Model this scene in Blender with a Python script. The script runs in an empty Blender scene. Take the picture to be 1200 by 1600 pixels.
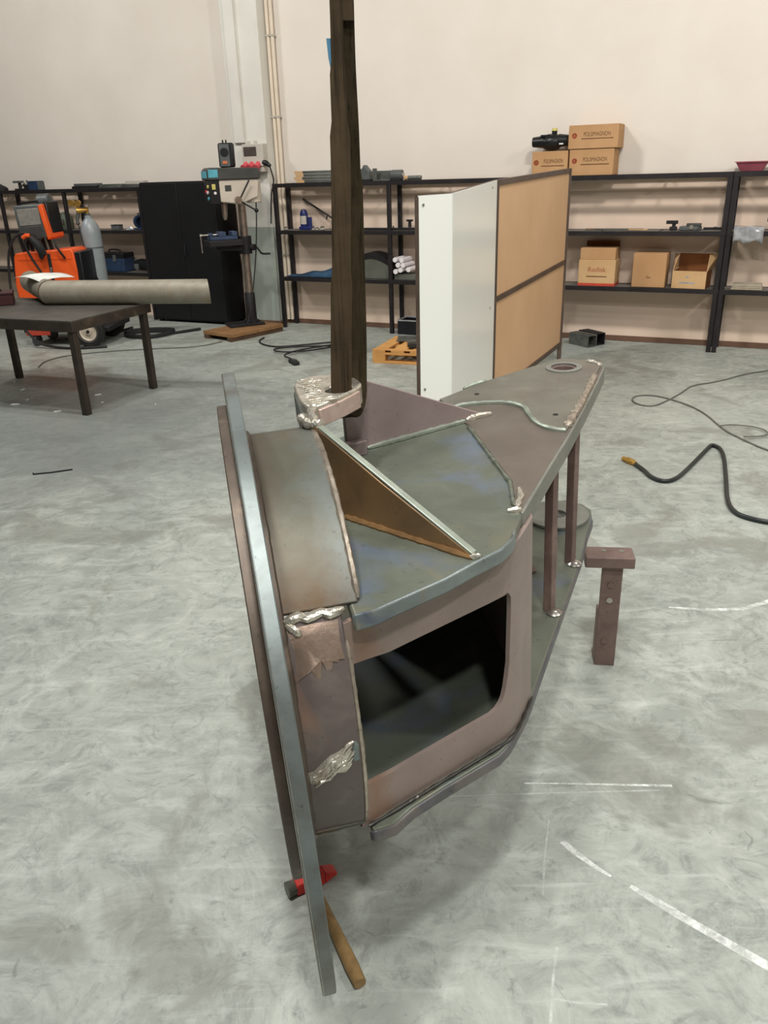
import bpy, bmesh, math, random
from mathutils import Vector, Matrix
random.seed(7)
R = math.radians
SC = bpy.context.scene
COL = SC.collection

# ---------------------------------------------------------------- camera
F_PX, PITCH, ROLL, EYE = 1250.0, 23.02, -1.78, 1.70
cam_d = bpy.data.cameras.new('camera')
cam_d.sensor_fit = 'VERTICAL'
cam_d.sensor_height = 32.0
cam_d.lens = 32.0 * F_PX / 1600.0
cam_d.clip_start, cam_d.clip_end = 0.05, 100
cam = bpy.data.objects.new('camera', cam_d)
COL.objects.link(cam)
cp, sp = math.cos(R(PITCH)), math.sin(R(PITCH))
fwd, up0, rt0 = Vector((0, cp, -sp)), Vector((0, sp, cp)), Vector((1, 0, 0))
rt = rt0 * math.cos(R(ROLL)) + up0 * math.sin(R(ROLL))
upv = up0 * math.cos(R(ROLL)) - rt0 * math.sin(R(ROLL))
m = Matrix((rt, upv, -fwd)).transposed().to_4x4()
m.translation = (0, 0, EYE)
cam.matrix_world = m
SC.camera = cam

# ---------------------------------------------------------------- world, lamps, exposure
w = bpy.data.worlds.new('world')
SC.world = w
w.use_nodes = True
w.node_tree.nodes['Background'].inputs[0].default_value = (0.9, 0.95, 1.0, 1)
w.node_tree.nodes['Background'].inputs[1].default_value = 0.3
WALL_YAW = R(-26.0)
WT = Vector((math.cos(WALL_YAW), math.sin(WALL_YAW), 0))       # along the back wall, to the right
WN = Vector((math.sin(WALL_YAW), -math.cos(WALL_YAW), 0))      # out of the back wall, into the hall
W0 = Vector((0, 9.64, 0))


def WF(s, d, z=0.0):
    return W0 + WT * s + WN * d + Vector((0, 0, z))


# x, y, watts, tilt towards the back wall; tilted ones are added to brighten it
LAMPS = [(-0.85, 0.5, 130, 0), (0.1, -0.4, 130, 0), (0.5, -2.1, 145, 0), (3.8, 0.8, 100, 0), (-3.0, 5.2, 80, 0),
         (-5.6, 8.0, 108, 46), (-1.8, 5.6, 118, 46), (2.0, 3.9, 140, 46), (5.6, 2.2, 125, 46)]
for x_, y_, e_, a_ in LAMPS:
    ld = bpy.data.lights.new('unseen_lamp', 'AREA')
    ld.shape = 'RECTANGLE'
    ld.size, ld.size_y = (0.7, 0.35) if a_ else (0.32, 0.32)
    ld.energy = e_
    ld.color = (1.0, 0.965, 0.90) if a_ and x_ > -3 else (1.0, 0.985, 0.94)
    lo = bpy.data.objects.new('unseen_lamp', ld)
    COL.objects.link(lo)
    lo.location = (x_, y_, 5.35)
    lo.rotation_euler = (R(a_), 0, WALL_YAW)
SC.view_settings.view_transform = 'Standard'
SC.view_settings.look = 'None'
SC.view_settings.exposure = 0.0
SC.view_settings.gamma = 1.0
SC.view_settings.use_curve_mapping = False
SC.cycles.use_denoising = True
SC.cycles.max_bounces = 8
SC.cycles.sample_clamp_indirect = 6.0


# ---------------------------------------------------------------- materials
def lin(c):
    return tuple(((v / 255) / 12.92 if v / 255 <= 0.04045 else ((v / 255 + 0.055) / 1.055) ** 2.4) for v in c) + (1.0,)


class NT:
    def __init__(self, name):
        self.m = bpy.data.materials.new(name)
        self.m.use_nodes = True
        self.t = self.m.node_tree
        self.b = self.t.nodes['Principled BSDF']
        self.co = self.t.nodes.new('ShaderNodeTexCoord').outputs['Object']

    def L(self, a, b):
        self.t.links.new(a, b)

    def n(self, typ, **kw):
        nd = self.t.nodes.new(typ)
        for k, v in kw.items():
            setattr(nd, k, v)
        return nd

    def mapped(self, scale=(1, 1, 1), rot=(0, 0, 0), loc=(0, 0, 0)):
        mp = self.n('ShaderNodeMapping')
        mp.inputs['Scale'].default_value = scale
        mp.inputs['Rotation'].default_value = rot
        mp.inputs['Location'].default_value = loc
        self.L(self.co, mp.inputs[0])
        return mp.outputs[0]

    def noise(self, scale, detail=4, rough=0.55, dist=0.0, vec=None, seed=0.0):
        nd = self.n('ShaderNodeTexNoise')
        nd.inputs['Scale'].default_value = scale
        nd.inputs['Detail'].default_value = detail
        nd.inputs['Roughness'].default_value = rough
        nd.inputs['Distortion'].default_value = dist
        self.L(vec if vec is not None else self.mapped(loc=(seed, seed * 1.7, seed * 0.6)), nd.inputs['Vector'])
        return nd.outputs['Fac']

    def ramp(self, fac, stops):
        nd = self.n('ShaderNodeValToRGB')
        e = nd.color_ramp.elements
        while len(e) < len(stops):
            e.new(0.5)
        for k, (p, c) in enumerate(stops):
            e[k].position = p
            e[k].color = c if len(c) == 4 else lin(c)
        self.L(fac, nd.inputs[0])
        return nd.outputs[0]

    def mix(self, fac, a, b, mode='MIX'):
        nd = self.n('ShaderNodeMix', data_type='RGBA', blend_type=mode)
        for k, v in ((0, fac), (6, a), (7, b)):
            if isinstance(v, (int, float)):
                nd.inputs[k].default_value = v
            elif isinstance(v, tuple):
                nd.inputs[k].default_value = v if len(v) == 4 else lin(v)
            else:
                self.L(v, nd.inputs[k])
        return nd.outputs[2]

    def mask(self, fac, lo, hi):
        return self.ramp(fac, [(lo, (0, 0, 0, 1)), (hi, (1, 1, 1, 1))])

    def bump(self, h, strength=0.2, dist=0.01):
        nd = self.n('ShaderNodeBump')
        nd.inputs['Strength'].default_value = strength
        nd.inputs['Distance'].default_value = dist
        self.L(h, nd.inputs['Height'])
        self.L(nd.outputs[0], self.b.inputs['Normal'])

    def fin(self, col, rough=0.5, metal=0.0, spec=0.5):
        if isinstance(col, tuple):
            self.b.inputs['Base Color'].default_value = col if len(col) == 4 else lin(col)
        else:
            self.L(col, self.b.inputs['Base Color'])
        if isinstance(rough, (int, float)):
            self.b.inputs['Roughness'].default_value = rough
        else:
            self.L(rough, self.b.inputs['Roughness'])
        self.b.inputs['Metallic'].default_value = metal
        self.b.inputs['Specular IOR Level'].default_value = spec
        return self.m


MATS = {}


def pm(name, c1, c2=None, scale=8.0, rough=0.5, metal=0.0, bump=0.0, dist=0.0, spec=0.4):
    """plain painted / raw material with a soft two-tone mottling"""
    if name in MATS:
        return MATS[name]
    t = NT(name)
    c2 = c2 or tuple(max(0, v * 0.82) for v in c1)
    nz = t.noise(scale, 5, 0.6, dist)
    if bump:
        t.bump(t.noise(scale * 6, 4), bump, 0.004)
    MATS[name] = t.fin(t.ramp(nz, [(0.32, c2), (0.68, c1)]), rough, metal, spec)
    return MATS[name]


def steel(name, c1, c2, spots=(), scale=5.0, rough=(0.34, 0.55), metal=0.6, bump=0.08, streak=None, zones=()):
    """bare steel with mill scale, heat tint and grinding blotches of their own shape"""
    t = NT(name)
    col = t.ramp(t.noise(scale, 6, 0.62, 0.4), [(0.3, c2), (0.7, c1)])
    for k, (c, sc, lo, hi, amt) in enumerate(spots):
        mk = t.mask(t.noise(sc, 3, 0.55, 0.6, seed=3.1 * k + 1.3), lo, hi)
        sc_n = t.n('ShaderNodeMath', operation='MULTIPLY')
        t.L(mk, sc_n.inputs[0])
        sc_n.inputs[1].default_value = amt
        col = t.mix(sc_n.outputs[0], col, c)
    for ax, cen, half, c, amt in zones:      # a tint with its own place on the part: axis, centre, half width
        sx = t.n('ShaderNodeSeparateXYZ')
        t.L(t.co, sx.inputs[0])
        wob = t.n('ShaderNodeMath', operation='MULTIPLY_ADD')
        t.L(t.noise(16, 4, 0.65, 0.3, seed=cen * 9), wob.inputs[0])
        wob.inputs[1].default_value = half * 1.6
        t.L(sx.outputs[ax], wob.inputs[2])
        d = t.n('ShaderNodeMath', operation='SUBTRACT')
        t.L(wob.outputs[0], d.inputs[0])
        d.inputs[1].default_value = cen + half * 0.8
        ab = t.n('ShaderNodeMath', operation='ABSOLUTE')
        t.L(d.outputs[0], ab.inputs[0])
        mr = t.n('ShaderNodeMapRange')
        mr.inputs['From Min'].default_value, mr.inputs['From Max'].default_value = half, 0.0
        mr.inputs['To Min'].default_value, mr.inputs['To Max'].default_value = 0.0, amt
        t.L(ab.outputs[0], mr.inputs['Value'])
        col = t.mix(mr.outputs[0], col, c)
    fine = t.noise(70, 4, 0.7)
    col = t.mix(t.mask(fine, 0.62, 0.78), col, tuple(v * 0.7 for v in c2))
    if streak:
        sv = t.mapped(scale=streak)
        col = t.mix(t.mask(t.noise(1.0, 4, 0.6, vec=sv), 0.52, 0.75), col, tuple(min(255, v * 1.22) for v in c1))
    rg = t.n('ShaderNodeMapRange')
    rg.inputs['To Min'].default_value, rg.inputs['To Max'].default_value = rough
    t.L(t.noise(9, 5, 0.6, seed=5.0), rg.inputs['Value'])
    if bump:
        t.bump(t.noise(45, 5, 0.65), bump, 0.003)
    MATS[name] = t.fin(col, rg.outputs[0], metal)
    return MATS[name]


def floor_mat():
    t = NT('polished_concrete')
    t.co = t.n('ShaderNodeNewGeometry').outputs['Position']

    def layer(col, mk, amt, c):
        mm = t.n('ShaderNodeMath', operation='MULTIPLY')
        t.L(mk, mm.inputs[0])
        mm.inputs[1].default_value = amt
        return t.mix(mm.outputs[0], col, c)
    col = t.ramp(t.noise(0.55, 6, 0.6, 0.8), [(0.32, (140, 145, 139)), (0.55, (158, 163, 156)), (0.72, (170, 175, 167))])
    col = layer(col, t.mask(t.noise(4.2, 9, 0.76, 2.0), 0.44, 0.68), 0.7, (188, 193, 186))
    col = layer(col, t.mask(t.noise(6.0, 9, 0.78, 2.2, seed=4.2), 0.50, 0.70), 0.72, (108, 112, 109))
    # short pale trowel scuffs dragged in several directions
    for rot, sc, seed, lo, amt in ((12, (1.6, 7.5, 1), 1.0, 0.59, 0.5), (-30, (1.8, 9.0, 1), 5.0, 0.60, 0.48), (48, (2.2, 11, 1), 9.0, 0.62, 0.4)):
        v = t.mapped(scale=sc, rot=(0, 0, R(rot)), loc=(seed, seed, 0))
        col = layer(col, t.mask(t.noise(1.7, 6, 0.62, 0.7, vec=v), lo - 0.04, lo + 0.16), amt, (196, 201, 195))
    v = t.mapped(scale=(1.2, 40, 1), rot=(0, 0, R(64)), loc=(3, 1, 0))
    col = layer(col, t.mask(t.noise(1.3, 3, 0.5, 0.3, vec=v), 0.70, 0.76), 0.35, (200, 204, 198))
    # worn dark patches and oily specks
    col = layer(col, t.mask(t.noise(1.7, 5, 0.55, 1.0, seed=2.2), 0.555, 0.63), 0.5, (118, 118, 110))
    col = layer(col, t.mask(t.noise(0.5, 5, 0.6, 0.8, seed=11.0), 0.50, 0.68), 0.35, (112, 116, 114))
    col = layer(col, t.mask(t.noise(16.0, 5, 0.7, 1.2, seed=7.7), 0.62, 0.72), 0.55, (104, 108, 104))
    # trodden-in dirt around the welding table
    di = t.n('ShaderNodeVectorMath', operation='DISTANCE')
    t.L(t.co, di.inputs[0])
    di.inputs[1].default_value = (-2.3, 5.9, 0)
    wb = t.n('ShaderNodeMath', operation='MULTIPLY_ADD')
    t.L(t.noise(1.6, 6, 0.7, 0.8, seed=15.0), wb.inputs[0])
    wb.inputs[1].default_value = 2.2
    t.L(di.outputs['Value'], wb.inputs[2])
    dm = t.n('ShaderNodeMapRange')
    dm.inputs['From Min'].default_value, dm.inputs['From Max'].default_value = 3.4, 2.0
    t.L(wb.outputs[0], dm.inputs['Value'])
    col = layer(col, dm.outputs[0], 0.62, (98, 104, 104))
    rg = t.n('ShaderNodeMapRange')
    rg.inputs['To Min'].default_value, rg.inputs['To Max'].default_value = 0.40, 0.66
    t.L(t.noise(2.2, 5, 0.6, 1.0, seed=3.0), rg.inputs['Value'])
    t.bump(t.noise(34, 6, 0.65), 0.10, 0.004)
    return t.fin(col, rg.outputs[0], 0.0, 0.35)


def mark_mat(name, top):
    t = NT(name)
    v = t.mapped(scale=(1, 1, 1))
    al = t.ramp(t.noise(22, 6, 0.75, 0.4), [(0.34, (0, 0, 0, 1)), (0.66, (top, top, top, 1))])
    t.L(al, t.b.inputs['Alpha'])
    return t.fin((240, 243, 240), 0.8)


M_FLOOR = floor_mat()
M_MARK = mark_mat('chalk_white', 0.95)
M_MARKF = mark_mat('chalk_faint', 0.5)
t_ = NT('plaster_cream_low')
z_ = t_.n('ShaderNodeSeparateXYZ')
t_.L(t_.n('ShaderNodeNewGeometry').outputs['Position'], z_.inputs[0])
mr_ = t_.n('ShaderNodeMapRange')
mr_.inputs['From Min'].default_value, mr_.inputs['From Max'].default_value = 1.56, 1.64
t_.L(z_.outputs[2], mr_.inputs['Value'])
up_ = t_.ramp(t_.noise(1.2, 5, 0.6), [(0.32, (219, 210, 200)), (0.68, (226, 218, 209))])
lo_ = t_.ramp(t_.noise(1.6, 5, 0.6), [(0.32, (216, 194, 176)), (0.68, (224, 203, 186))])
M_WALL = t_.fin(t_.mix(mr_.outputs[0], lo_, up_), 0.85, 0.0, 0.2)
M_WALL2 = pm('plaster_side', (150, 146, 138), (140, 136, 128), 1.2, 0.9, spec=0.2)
M_CEIL = pm('ceiling_grey', (120, 120, 118), None, 1, 0.9)
M_PIL = pm('pilaster_white', (222, 220, 212), (212, 208, 200), 2, 0.7)
M_PILG = pm('pilaster_green', (160, 168, 160), (148, 156, 148), 3, 0.6)
M_SKIRT = pm('skirting_brown', (112, 84, 68), (92, 68, 54), 6, 0.7)
M_CONDUIT = pm('conduit_cream', (232, 218, 200), (220, 205, 186), 3, 0.5)

M_RIM = steel('rim_steel', (118, 127, 126), (94, 99, 98), [((86, 71, 55), 3.0, 0.56, 0.68, 0.7), ((127, 132, 130), 7, 0.6, 0.75, 0.7)], 9, (0.36, 0.52), 0.5, zones=[(2, -0.72, 0.80, (84, 70, 54), 0.95)])  # zone browns the lower rim: rust tint with its shade painted in
M_RIM2 = steel('rim_rust', (99, 88, 78), (70, 60, 53), [((139, 120, 105), 7, 0.58, 0.7, 0.8)], 9, (0.4, 0.6), 0.5)
M_SHELL = steel('shell_scale', (91, 90, 78), (76, 74, 63), [((97, 75, 50), 3.4, 0.52, 0.7, 0.7), ((94, 104, 104), 4.2, 0.56, 0.72, 0.65), ((78, 68, 59), 5, 0.6, 0.75, 0.5)], 5, (0.42, 0.6), 0.35,
                zones=[(2, 0.268, 0.040, (88, 65, 40), 0.85), (2, 0.315, 0.05, (83, 70, 52), 0.55), (0, 0.155, 0.05, (105, 113, 112), 0.5), (0, 0.030, 0.05, (77, 63, 50), 0.6)])
M_SHELLD = steel('shell_dark', (112, 101, 98), (94, 84, 82), [((176, 128, 96), 5, 0.64, 0.8, 0.5), ((128, 122, 114), 9, 0.58, 0.7, 0.5)], 6, (0.30, 0.46), 0.45)
M_GREEN = steel('plate_green', (119, 124, 112), (95, 101, 90), [((107, 119, 138), 4.4, 0.54, 0.7, 0.75), ((142, 130, 103), 3.6, 0.56, 0.72, 0.65), ((89, 95, 86), 7, 0.6, 0.75, 0.5)], 5, (0.34, 0.52), 0.4)
M_ARM = steel('plate_brown', (109, 100, 91), (97, 88, 80), [((112, 109, 100), 4, 0.55, 0.72, 0.6)], 7, (0.42, 0.6), 0.25, 0.06)
M_DOUB = steel('plate_grey', (120, 118, 107), (105, 101, 92), [((107, 91, 83), 4.5, 0.54, 0.7, 0.6), ((133, 130, 121), 9, 0.6, 0.74, 0.6)], 8, (0.4, 0.58), 0.3, 0.1)
M_PURP = steel('plate_purple', (159, 142, 141), (136, 120, 118), [((151, 129, 112), 4, 0.56, 0.72, 0.6)], 5, (0.42, 0.58), 0.25, 0.05)
M_TAN = steel('plate_tan', (149, 117, 79), (112, 90, 66), [((93, 80, 64), 3.5, 0.5, 0.68, 0.6)], 4, (0.34, 0.5), 0.35, 0.05)
M_FRONT = steel('plate_pink', (157, 140, 133), (139, 124, 117), [((137, 134, 132), 3.4, 0.58, 0.72, 0.5)], 5, (0.38, 0.55), 0.25, 0.05,
                zones=[(0, 0.165, 0.045, (138, 103, 79), 0.7)])
M_BLUE = steel('edge_blued', (140, 149, 147), (110, 118, 118), [((68, 74, 109), 8, 0.6, 0.72, 0.85), ((151, 123, 94), 6, 0.6, 0.72, 0.6)], 8, (0.3, 0.46), 0.5)
M_ARMSIDE = steel('edge_grey', (144, 144, 137), (121, 121, 114), [], 9, (0.4, 0.56), 0.4)
M_FRONTB = steel('plate_pale_pink', (226, 202, 192), (190, 164, 154), [], 12, (0.3, 0.45), 0.5)
M_GAPSHADE = steel('weld_gap_shade', (66, 62, 58), (40, 38, 36), [((150, 146, 140), 30, 0.68, 0.76, 0.8)], 20, (0.35, 0.5), 0.5)
M_LOWE = steel('edge_dark_blue', (112, 110, 112), (84, 84, 88), [((132, 120, 112), 7, 0.56, 0.72, 0.6), ((72, 78, 104), 8, 0.6, 0.74, 0.6)], 8, (0.36, 0.52), 0.45)
M_GROUND = steel('ground_bright', (226, 220, 208), (176, 168, 154), [((158, 132, 112), 14, 0.58, 0.72, 0.6)], 22, (0.18, 0.36), 0.75, 0.9)
M_BEAD = steel('weld_bead', (206, 194, 180), (150, 138, 124), [], 40, (0.25, 0.42), 0.8, 0.4)
M_BEADG = steel('weld_bead_green', (150, 158, 144), (104, 110, 98), [], 40, (0.28, 0.45), 0.7, 0.4)
M_COPPER = steel('heat_copper', (163, 143, 128), (130, 111, 99), [((200, 184, 168), 14, 0.56, 0.7, 0.7)], 14, (0.3, 0.46), 0.7, 0.3)
M_OCHRE = steel('heat_ochre', (150, 116, 76), (120, 92, 62), [], 14, (0.4, 0.55), 0.5, 0.2)
M_GEDGE = steel('gusset_edge', (168, 176, 164), (134, 142, 130), [], 14, (0.34, 0.5), 0.65)
M_RUST = steel('rust_bar', (136, 114, 107), (108, 89, 84), [((162, 138, 128), 6, 0.58, 0.7, 0.6)], 9, (0.5, 0.68), 0.3, 0.15)
M_SHINY = steel('bolt_shine', (214, 208, 200), (150, 146, 140), [], 20, (0.2, 0.35), 0.9)
M_BLACKHOLE = pm('bore_dark', (46, 42, 38), (30, 28, 26), 10, 0.6)
M_RACK = pm('rack_black', (42, 38, 40), (28, 25, 28), 6, 0.5, 0.2)
M_BOARD = pm('shelf_grey', (118, 115, 110), (96, 93, 88), 4, 0.6)
M_CAB = pm('cabinet_black', (17, 17, 20), (12, 12, 15), 3, 0.55)
M_CARD = pm('cardboard', (190, 150, 110), (176, 136, 97), 3, 0.8, spec=0.15)
M_CARD2 = pm('cardboard_pale', (202, 168, 126), (188, 152, 110), 3, 0.8, spec=0.15)
M_CARDIN = pm('cardboard_inside', (132, 82, 42), (116, 70, 36), 3, 0.85)
M_PRINT = pm('print_brown', (112, 78, 48), None, 9, 0.8)
M_PRINTR = pm('print_red', (176, 96, 66), None, 9, 0.8)
M_REDBAND = pm('band_red', (196, 74, 56), (176, 62, 44), 6, 0.7)
M_BLACKP = pm('black_plastic', (26, 28, 31), (18, 19, 22), 6, 0.35)
M_DKGREY = pm('dark_grey_plastic', (72, 72, 70), (58, 58, 56), 6, 0.5)
M_YEL = pm('yellow_knob', (222, 208, 120), None, 8, 0.5)
M_TRAY = pm('tray_maroon', (160, 84, 98), (140, 70, 84), 8, 0.5)
M_WHITEB = pm('white_board', (246, 248, 243), (243, 245, 240), 1, 0.22, spec=0.6)
M_WOODB = pm('fibreboard', (212, 174, 136), (203, 164, 126), 2.2, 0.6)
M_FRAME = pm('frame_brown', (104, 88, 78), (84, 70, 62), 7, 0.5, 0.4)


def webbing(name, c1, c2):
    t = NT(name)
    col = t.ramp(t.noise(9, 5, 0.6), [(0.3, c2), (0.7, c1)])
    lng = t.noise(1.0, 4, 0.6, vec=t.mapped(scale=(170, 170, 5)))
    col = t.mix(t.mask(lng, 0.5, 0.7), col, tuple(v * 0.72 for v in c2))
    wv = t.n('ShaderNodeTexWave', wave_type='BANDS', bands_direction='Z')
    wv.inputs['Scale'].default_value = 160
    wv.inputs['Distortion'].default_value = 1.5
    t.L(t.co, wv.inputs['Vector'])
    t.bump(wv.outputs['Fac'], 0.25, 0.001)
    return t.fin(col, 0.9, 0.0, 0.1)


M_SLING = webbing('sling_olive', (78, 66, 50), (56, 46, 34))
M_SLINGD = webbing('sling_dark', (68, 59, 42), (46, 39, 28))
M_TAG = pm('tag_blue', (84, 132, 160), (70, 116, 146), 8, 0.6)
M_ORANGE = pm('welder_orange', (240, 96, 38), (226, 84, 30), 2.5, 0.45)
M_GAS = pm('cylinder_grey', (146, 154, 157), (132, 140, 144), 4, 0.4, 0.1)
M_BRASS = pm('brass', (206, 164, 84), (172, 132, 64), 14, 0.32, 0.8)
M_PIPE = steel('pipe_concrete_grey', (158, 152, 138), (134, 126, 112), [((148, 128, 100), 3.2, 0.56, 0.72, 0.6), ((120, 114, 104), 6, 0.58, 0.72, 0.5)], 6, (0.5, 0.65), 0.25)
M_TABLE = steel('table_steel', (96, 92, 86), (74, 70, 66), [], 6, (0.45, 0.6), 0.4)
M_TABLED = steel('table_dark', (70, 60, 52), (48, 42, 38), [((104, 88, 70), 7, 0.6, 0.72, 0.6)], 6, (0.45, 0.6), 0.3)
M_PAPER = pm('paper_white', (240, 240, 236), None, 4, 0.7)
M_DKRED = pm('case_dark_red', (62, 26, 28), (48, 20, 22), 6, 0.5)
M_CREAM = pm('machine_cream', (205, 194, 180), (192, 180, 166), 4, 0.5)
M_TEAL = pm('teal_plate', (92, 172, 190), (74, 150, 170), 8, 0.5)
M_STEELB = steel('bright_column', (176, 160, 148), (136, 122, 112), [], 12, (0.25, 0.4), 0.85, 0.02)
M_CASTD = pm('cast_dark', (44, 42, 44), (32, 30, 32), 8, 0.55, 0.3)
M_VISE = pm('vise_blue', (66, 82, 110), (50, 62, 86), 8, 0.5, 0.2)
M_WOOD = pm('planks_brown', (150, 112, 74), (124, 90, 58), 7, 0.75)
M_WOODD = pm('planks_dark', (92, 70, 52), (72, 54, 40), 7, 0.8)
M_PALLET = pm('pallet_pine', (214, 160, 96), (190, 138, 78), 6, 0.75)
M_RUBBER = pm('rubber_black', (38, 38, 38), (28, 28, 28), 10, 0.6)
M_CORD = pm('cord_grey', (112, 112, 106), (96, 96, 90), 10, 0.6)
M_HOSE = pm('hose_black', (46, 50, 50), (34, 38, 38), 10, 0.35)
M_RED = pm('hammer_red', (224, 62, 56), (198, 48, 44), 18, 0.5)
M_HWOOD = pm('hammer_wood', (150, 122, 78), (112, 86, 54), 16, 0.6)
M_HSTEEL = steel('hammer_steel', (128, 130, 122), (92, 92, 86), [], 20, (0.35, 0.5), 0.7)
M_ELGREY = pm('enclosure_grey', (196, 190, 180), (184, 178, 168), 4, 0.5)
M_SMOKE = pm('smoked_window', (92, 84, 80), (72, 64, 62), 5, 0.25)
M_SOCK = pm('socket_red', (216, 92, 100), (196, 72, 82), 8, 0.45)
M_WRAP = pm('wrap_silver', (198, 200, 204), (150, 152, 158), 12, 0.18, 0.4)
M_BLUEJ = pm('jack_blue', (40, 52, 112), (28, 38, 88), 8, 0.4)
M_CLOTH = pm('cloth_blue', (52, 84, 112), (32, 52, 76), 8, 0.9, bump=0.4)
M_DRUM = pm('sheet_grey', (110, 112, 104), (90, 92, 84), 5, 0.5, 0.3)
M_TUBEW = pm('tube_white', (240, 234, 238), (224, 218, 222), 10, 0.3)
M_GUN = steel('offcut_steel', (128, 130, 126), (88, 90, 86), [((150, 116, 82), 5, 0.6, 0.72, 0.7)], 9, (0.35, 0.55), 0.6)
M_WHEELH = pm('wheel_hub', (206, 196, 178), (184, 172, 154), 8, 0.5)
M_BLUET = pm('toolbox_blue', (40, 62, 92), (28, 44, 68), 6, 0.5)
M_GREENI = pm('helmet_green', (92, 100, 84), (72, 80, 66), 5, 0.5)
M_MESH = pm('panel_grey', (138, 134, 128), (118, 114, 108), 30, 0.6)
M_BEIGE = pm('papers_beige', (176, 166, 148), (158, 148, 130), 9, 0.8)
M_ORTAB = pm('tab_orange', (222, 122, 76), None, 9, 0.5)
M_GREYT = pm('grey_face', (92, 96, 96), (76, 80, 80), 9, 0.45)


# ---------------------------------------------------------------- mesh helpers
class MB:
    def __init__(self):
        self.v, self.f = [], []

    def add(self, vs, fs):
        o = len(self.v)
        self.v += [tuple(p) for p in vs]
        self.f += [tuple(i + o for i in q) for q in fs]
        return self

    def box(self, x0, x1, y0, y1, z0, z1, M=None):
        vs = [Vector((x, y, z)) for z in (z0, z1) for y in (y0, y1) for x in (x0, x1)]
        if M:
            vs = [M @ p for p in vs]
        return self.add(vs, [(0, 2, 3, 1), (4, 5, 7, 6), (0, 1, 5, 4), (2, 6, 7, 3), (0, 4, 6, 2), (1, 3, 7, 5)])

    def bar(self, p0, p1, w, h, up=(0, 0, 1)):
        p0, p1 = Vector(p0), Vector(p1)
        d = (p1 - p0).normalized()
        u = Vector(up)
        sx = d.cross(u)
        if sx.length < 1e-4:
            sx = d.cross(Vector((0, 1, 0)))
        sx.normalize()
        u = sx.cross(d)
        vs = [p + sx * a * w / 2 + u * b * h / 2 for p in (p0, p1) for a, b in ((-1, -1), (1, -1), (1, 1), (-1, 1))]
        return self.add(vs, [(0, 1, 2, 3), (7, 6, 5, 4), (0, 4, 5, 1), (1, 5, 6, 2), (2, 6, 7, 3), (3, 7, 4, 0)])

    def cyl(self, p0, p1, r0, r1=None, n=20, cap=True):
        r1 = r0 if r1 is None else r1
        return self.tube([p0, p1], [r0, r1], n, cap)

    def tube(self, path, r, n=8, cap=True):
        P = [Vector(p) for p in path]
        rr = r if isinstance(r, (list, tuple)) else [r] * len(P)
        T = []
        for i in range(len(P)):
            a = P[max(i - 1, 0)]
            b = P[min(i + 1, len(P) - 1)]
            T.append((b - a).normalized())
        nrm = T[0].orthogonal().normalized()
        vs, fs = [], []
        for i, p in enumerate(P):
            nrm = (nrm - T[i] * nrm.dot(T[i])).normalized()
            bn = T[i].cross(nrm)
            for k in range(n):
                a = 2 * math.pi * k / n
                vs.append(p + (nrm * math.cos(a) + bn * math.sin(a)) * rr[i])
        for i in range(len(P) - 1):
            for k in range(n):
                k2 = (k + 1) % n
                fs.append((i * n + k, i * n + k2, (i + 1) * n + k2, (i + 1) * n + k))
        if cap:
            fs.append(tuple(reversed(range(n))))
            fs.append(tuple(range((len(P) - 1) * n, len(P) * n)))
        return self.add(vs, fs)

    def ribbon(self, path, widths, thick, side):
        """flat strap: width along `side`, thickness across it"""
        P = [Vector(p) for p in path]
        ww = widths if isinstance(widths, (list, tuple)) else [widths] * len(P)
        vs, fs = [], []
        for i, p in enumerate(P):
            t = (P[min(i + 1, len(P) - 1)] - P[max(i - 1, 0)]).normalized()
            s = Vector(side)
            s = (s - t * s.dot(t)).normalized()
            u = t.cross(s)
            for a, b in ((-1, -0.6), (-0.85, -1), (0.85, -1), (1, -0.6), (1, 0.6), (0.85, 1), (-0.85, 1), (-1, 0.6)):
                vs.append(p + s * a * ww[i] / 2 + u * b * thick / 2)
        n = 8
        for i in range(len(P) - 1):
            for k in range(n):
                k2 = (k + 1) % n
                fs.append((i * n + k, i * n + k2, (i + 1) * n + k2, (i + 1) * n + k))
        fs.append(tuple(reversed(range(n))))
        fs.append(tuple(range((len(P) - 1) * n, len(P) * n)))
        return self.add(vs, fs)

    def lathe(self, prof, n=24, M=None):
        """profile of (r, z) about the local z axis"""
        vs, fs = [], []
        for r, z in prof:
            for k in range(n):
                a = 2 * math.pi * k / n
                p = Vector((r * math.cos(a), r * math.sin(a), z))
                vs.append(M @ p if M else p)
        for i in range(len(prof) - 1):
            for k in range(n):
                k2 = (k + 1) % n
                fs.append((i * n + k, i * n + k2, (i + 1) * n + k2, (i + 1) * n + k))
        if prof[0][0] > 1e-6:
            fs.append(tuple(reversed(range(n))))
        if prof[-1][0] > 1e-6:
            fs.append(tuple(range((len(prof) - 1) * n, len(prof) * n)))
        return self.add(vs, fs)

    def prism(self, poly, z0, z1, M=None):
        n = len(poly)
        vs = [Vector((x, y, z0)) for x, y in poly] + [Vector((x, y, z1)) for x, y in poly]
        if M:
            vs = [M @ p for p in vs]
        fs = [tuple(reversed(range(n))), tuple(range(n, 2 * n))]
        fs += [(k, (k + 1) % n, n + (k + 1) % n, n + k) for k in range(n)]
        return self.add(vs, fs)

    def sphere(self, c, r, n=14, sz=1.0):
        prof = [(max(r * math.sin(math.pi * i / 8), 1e-7), -r * sz * math.cos(math.pi * i / 8)) for i in range(9)]
        return self.lathe(prof, n, Matrix.Translation(Vector(c)))

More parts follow.
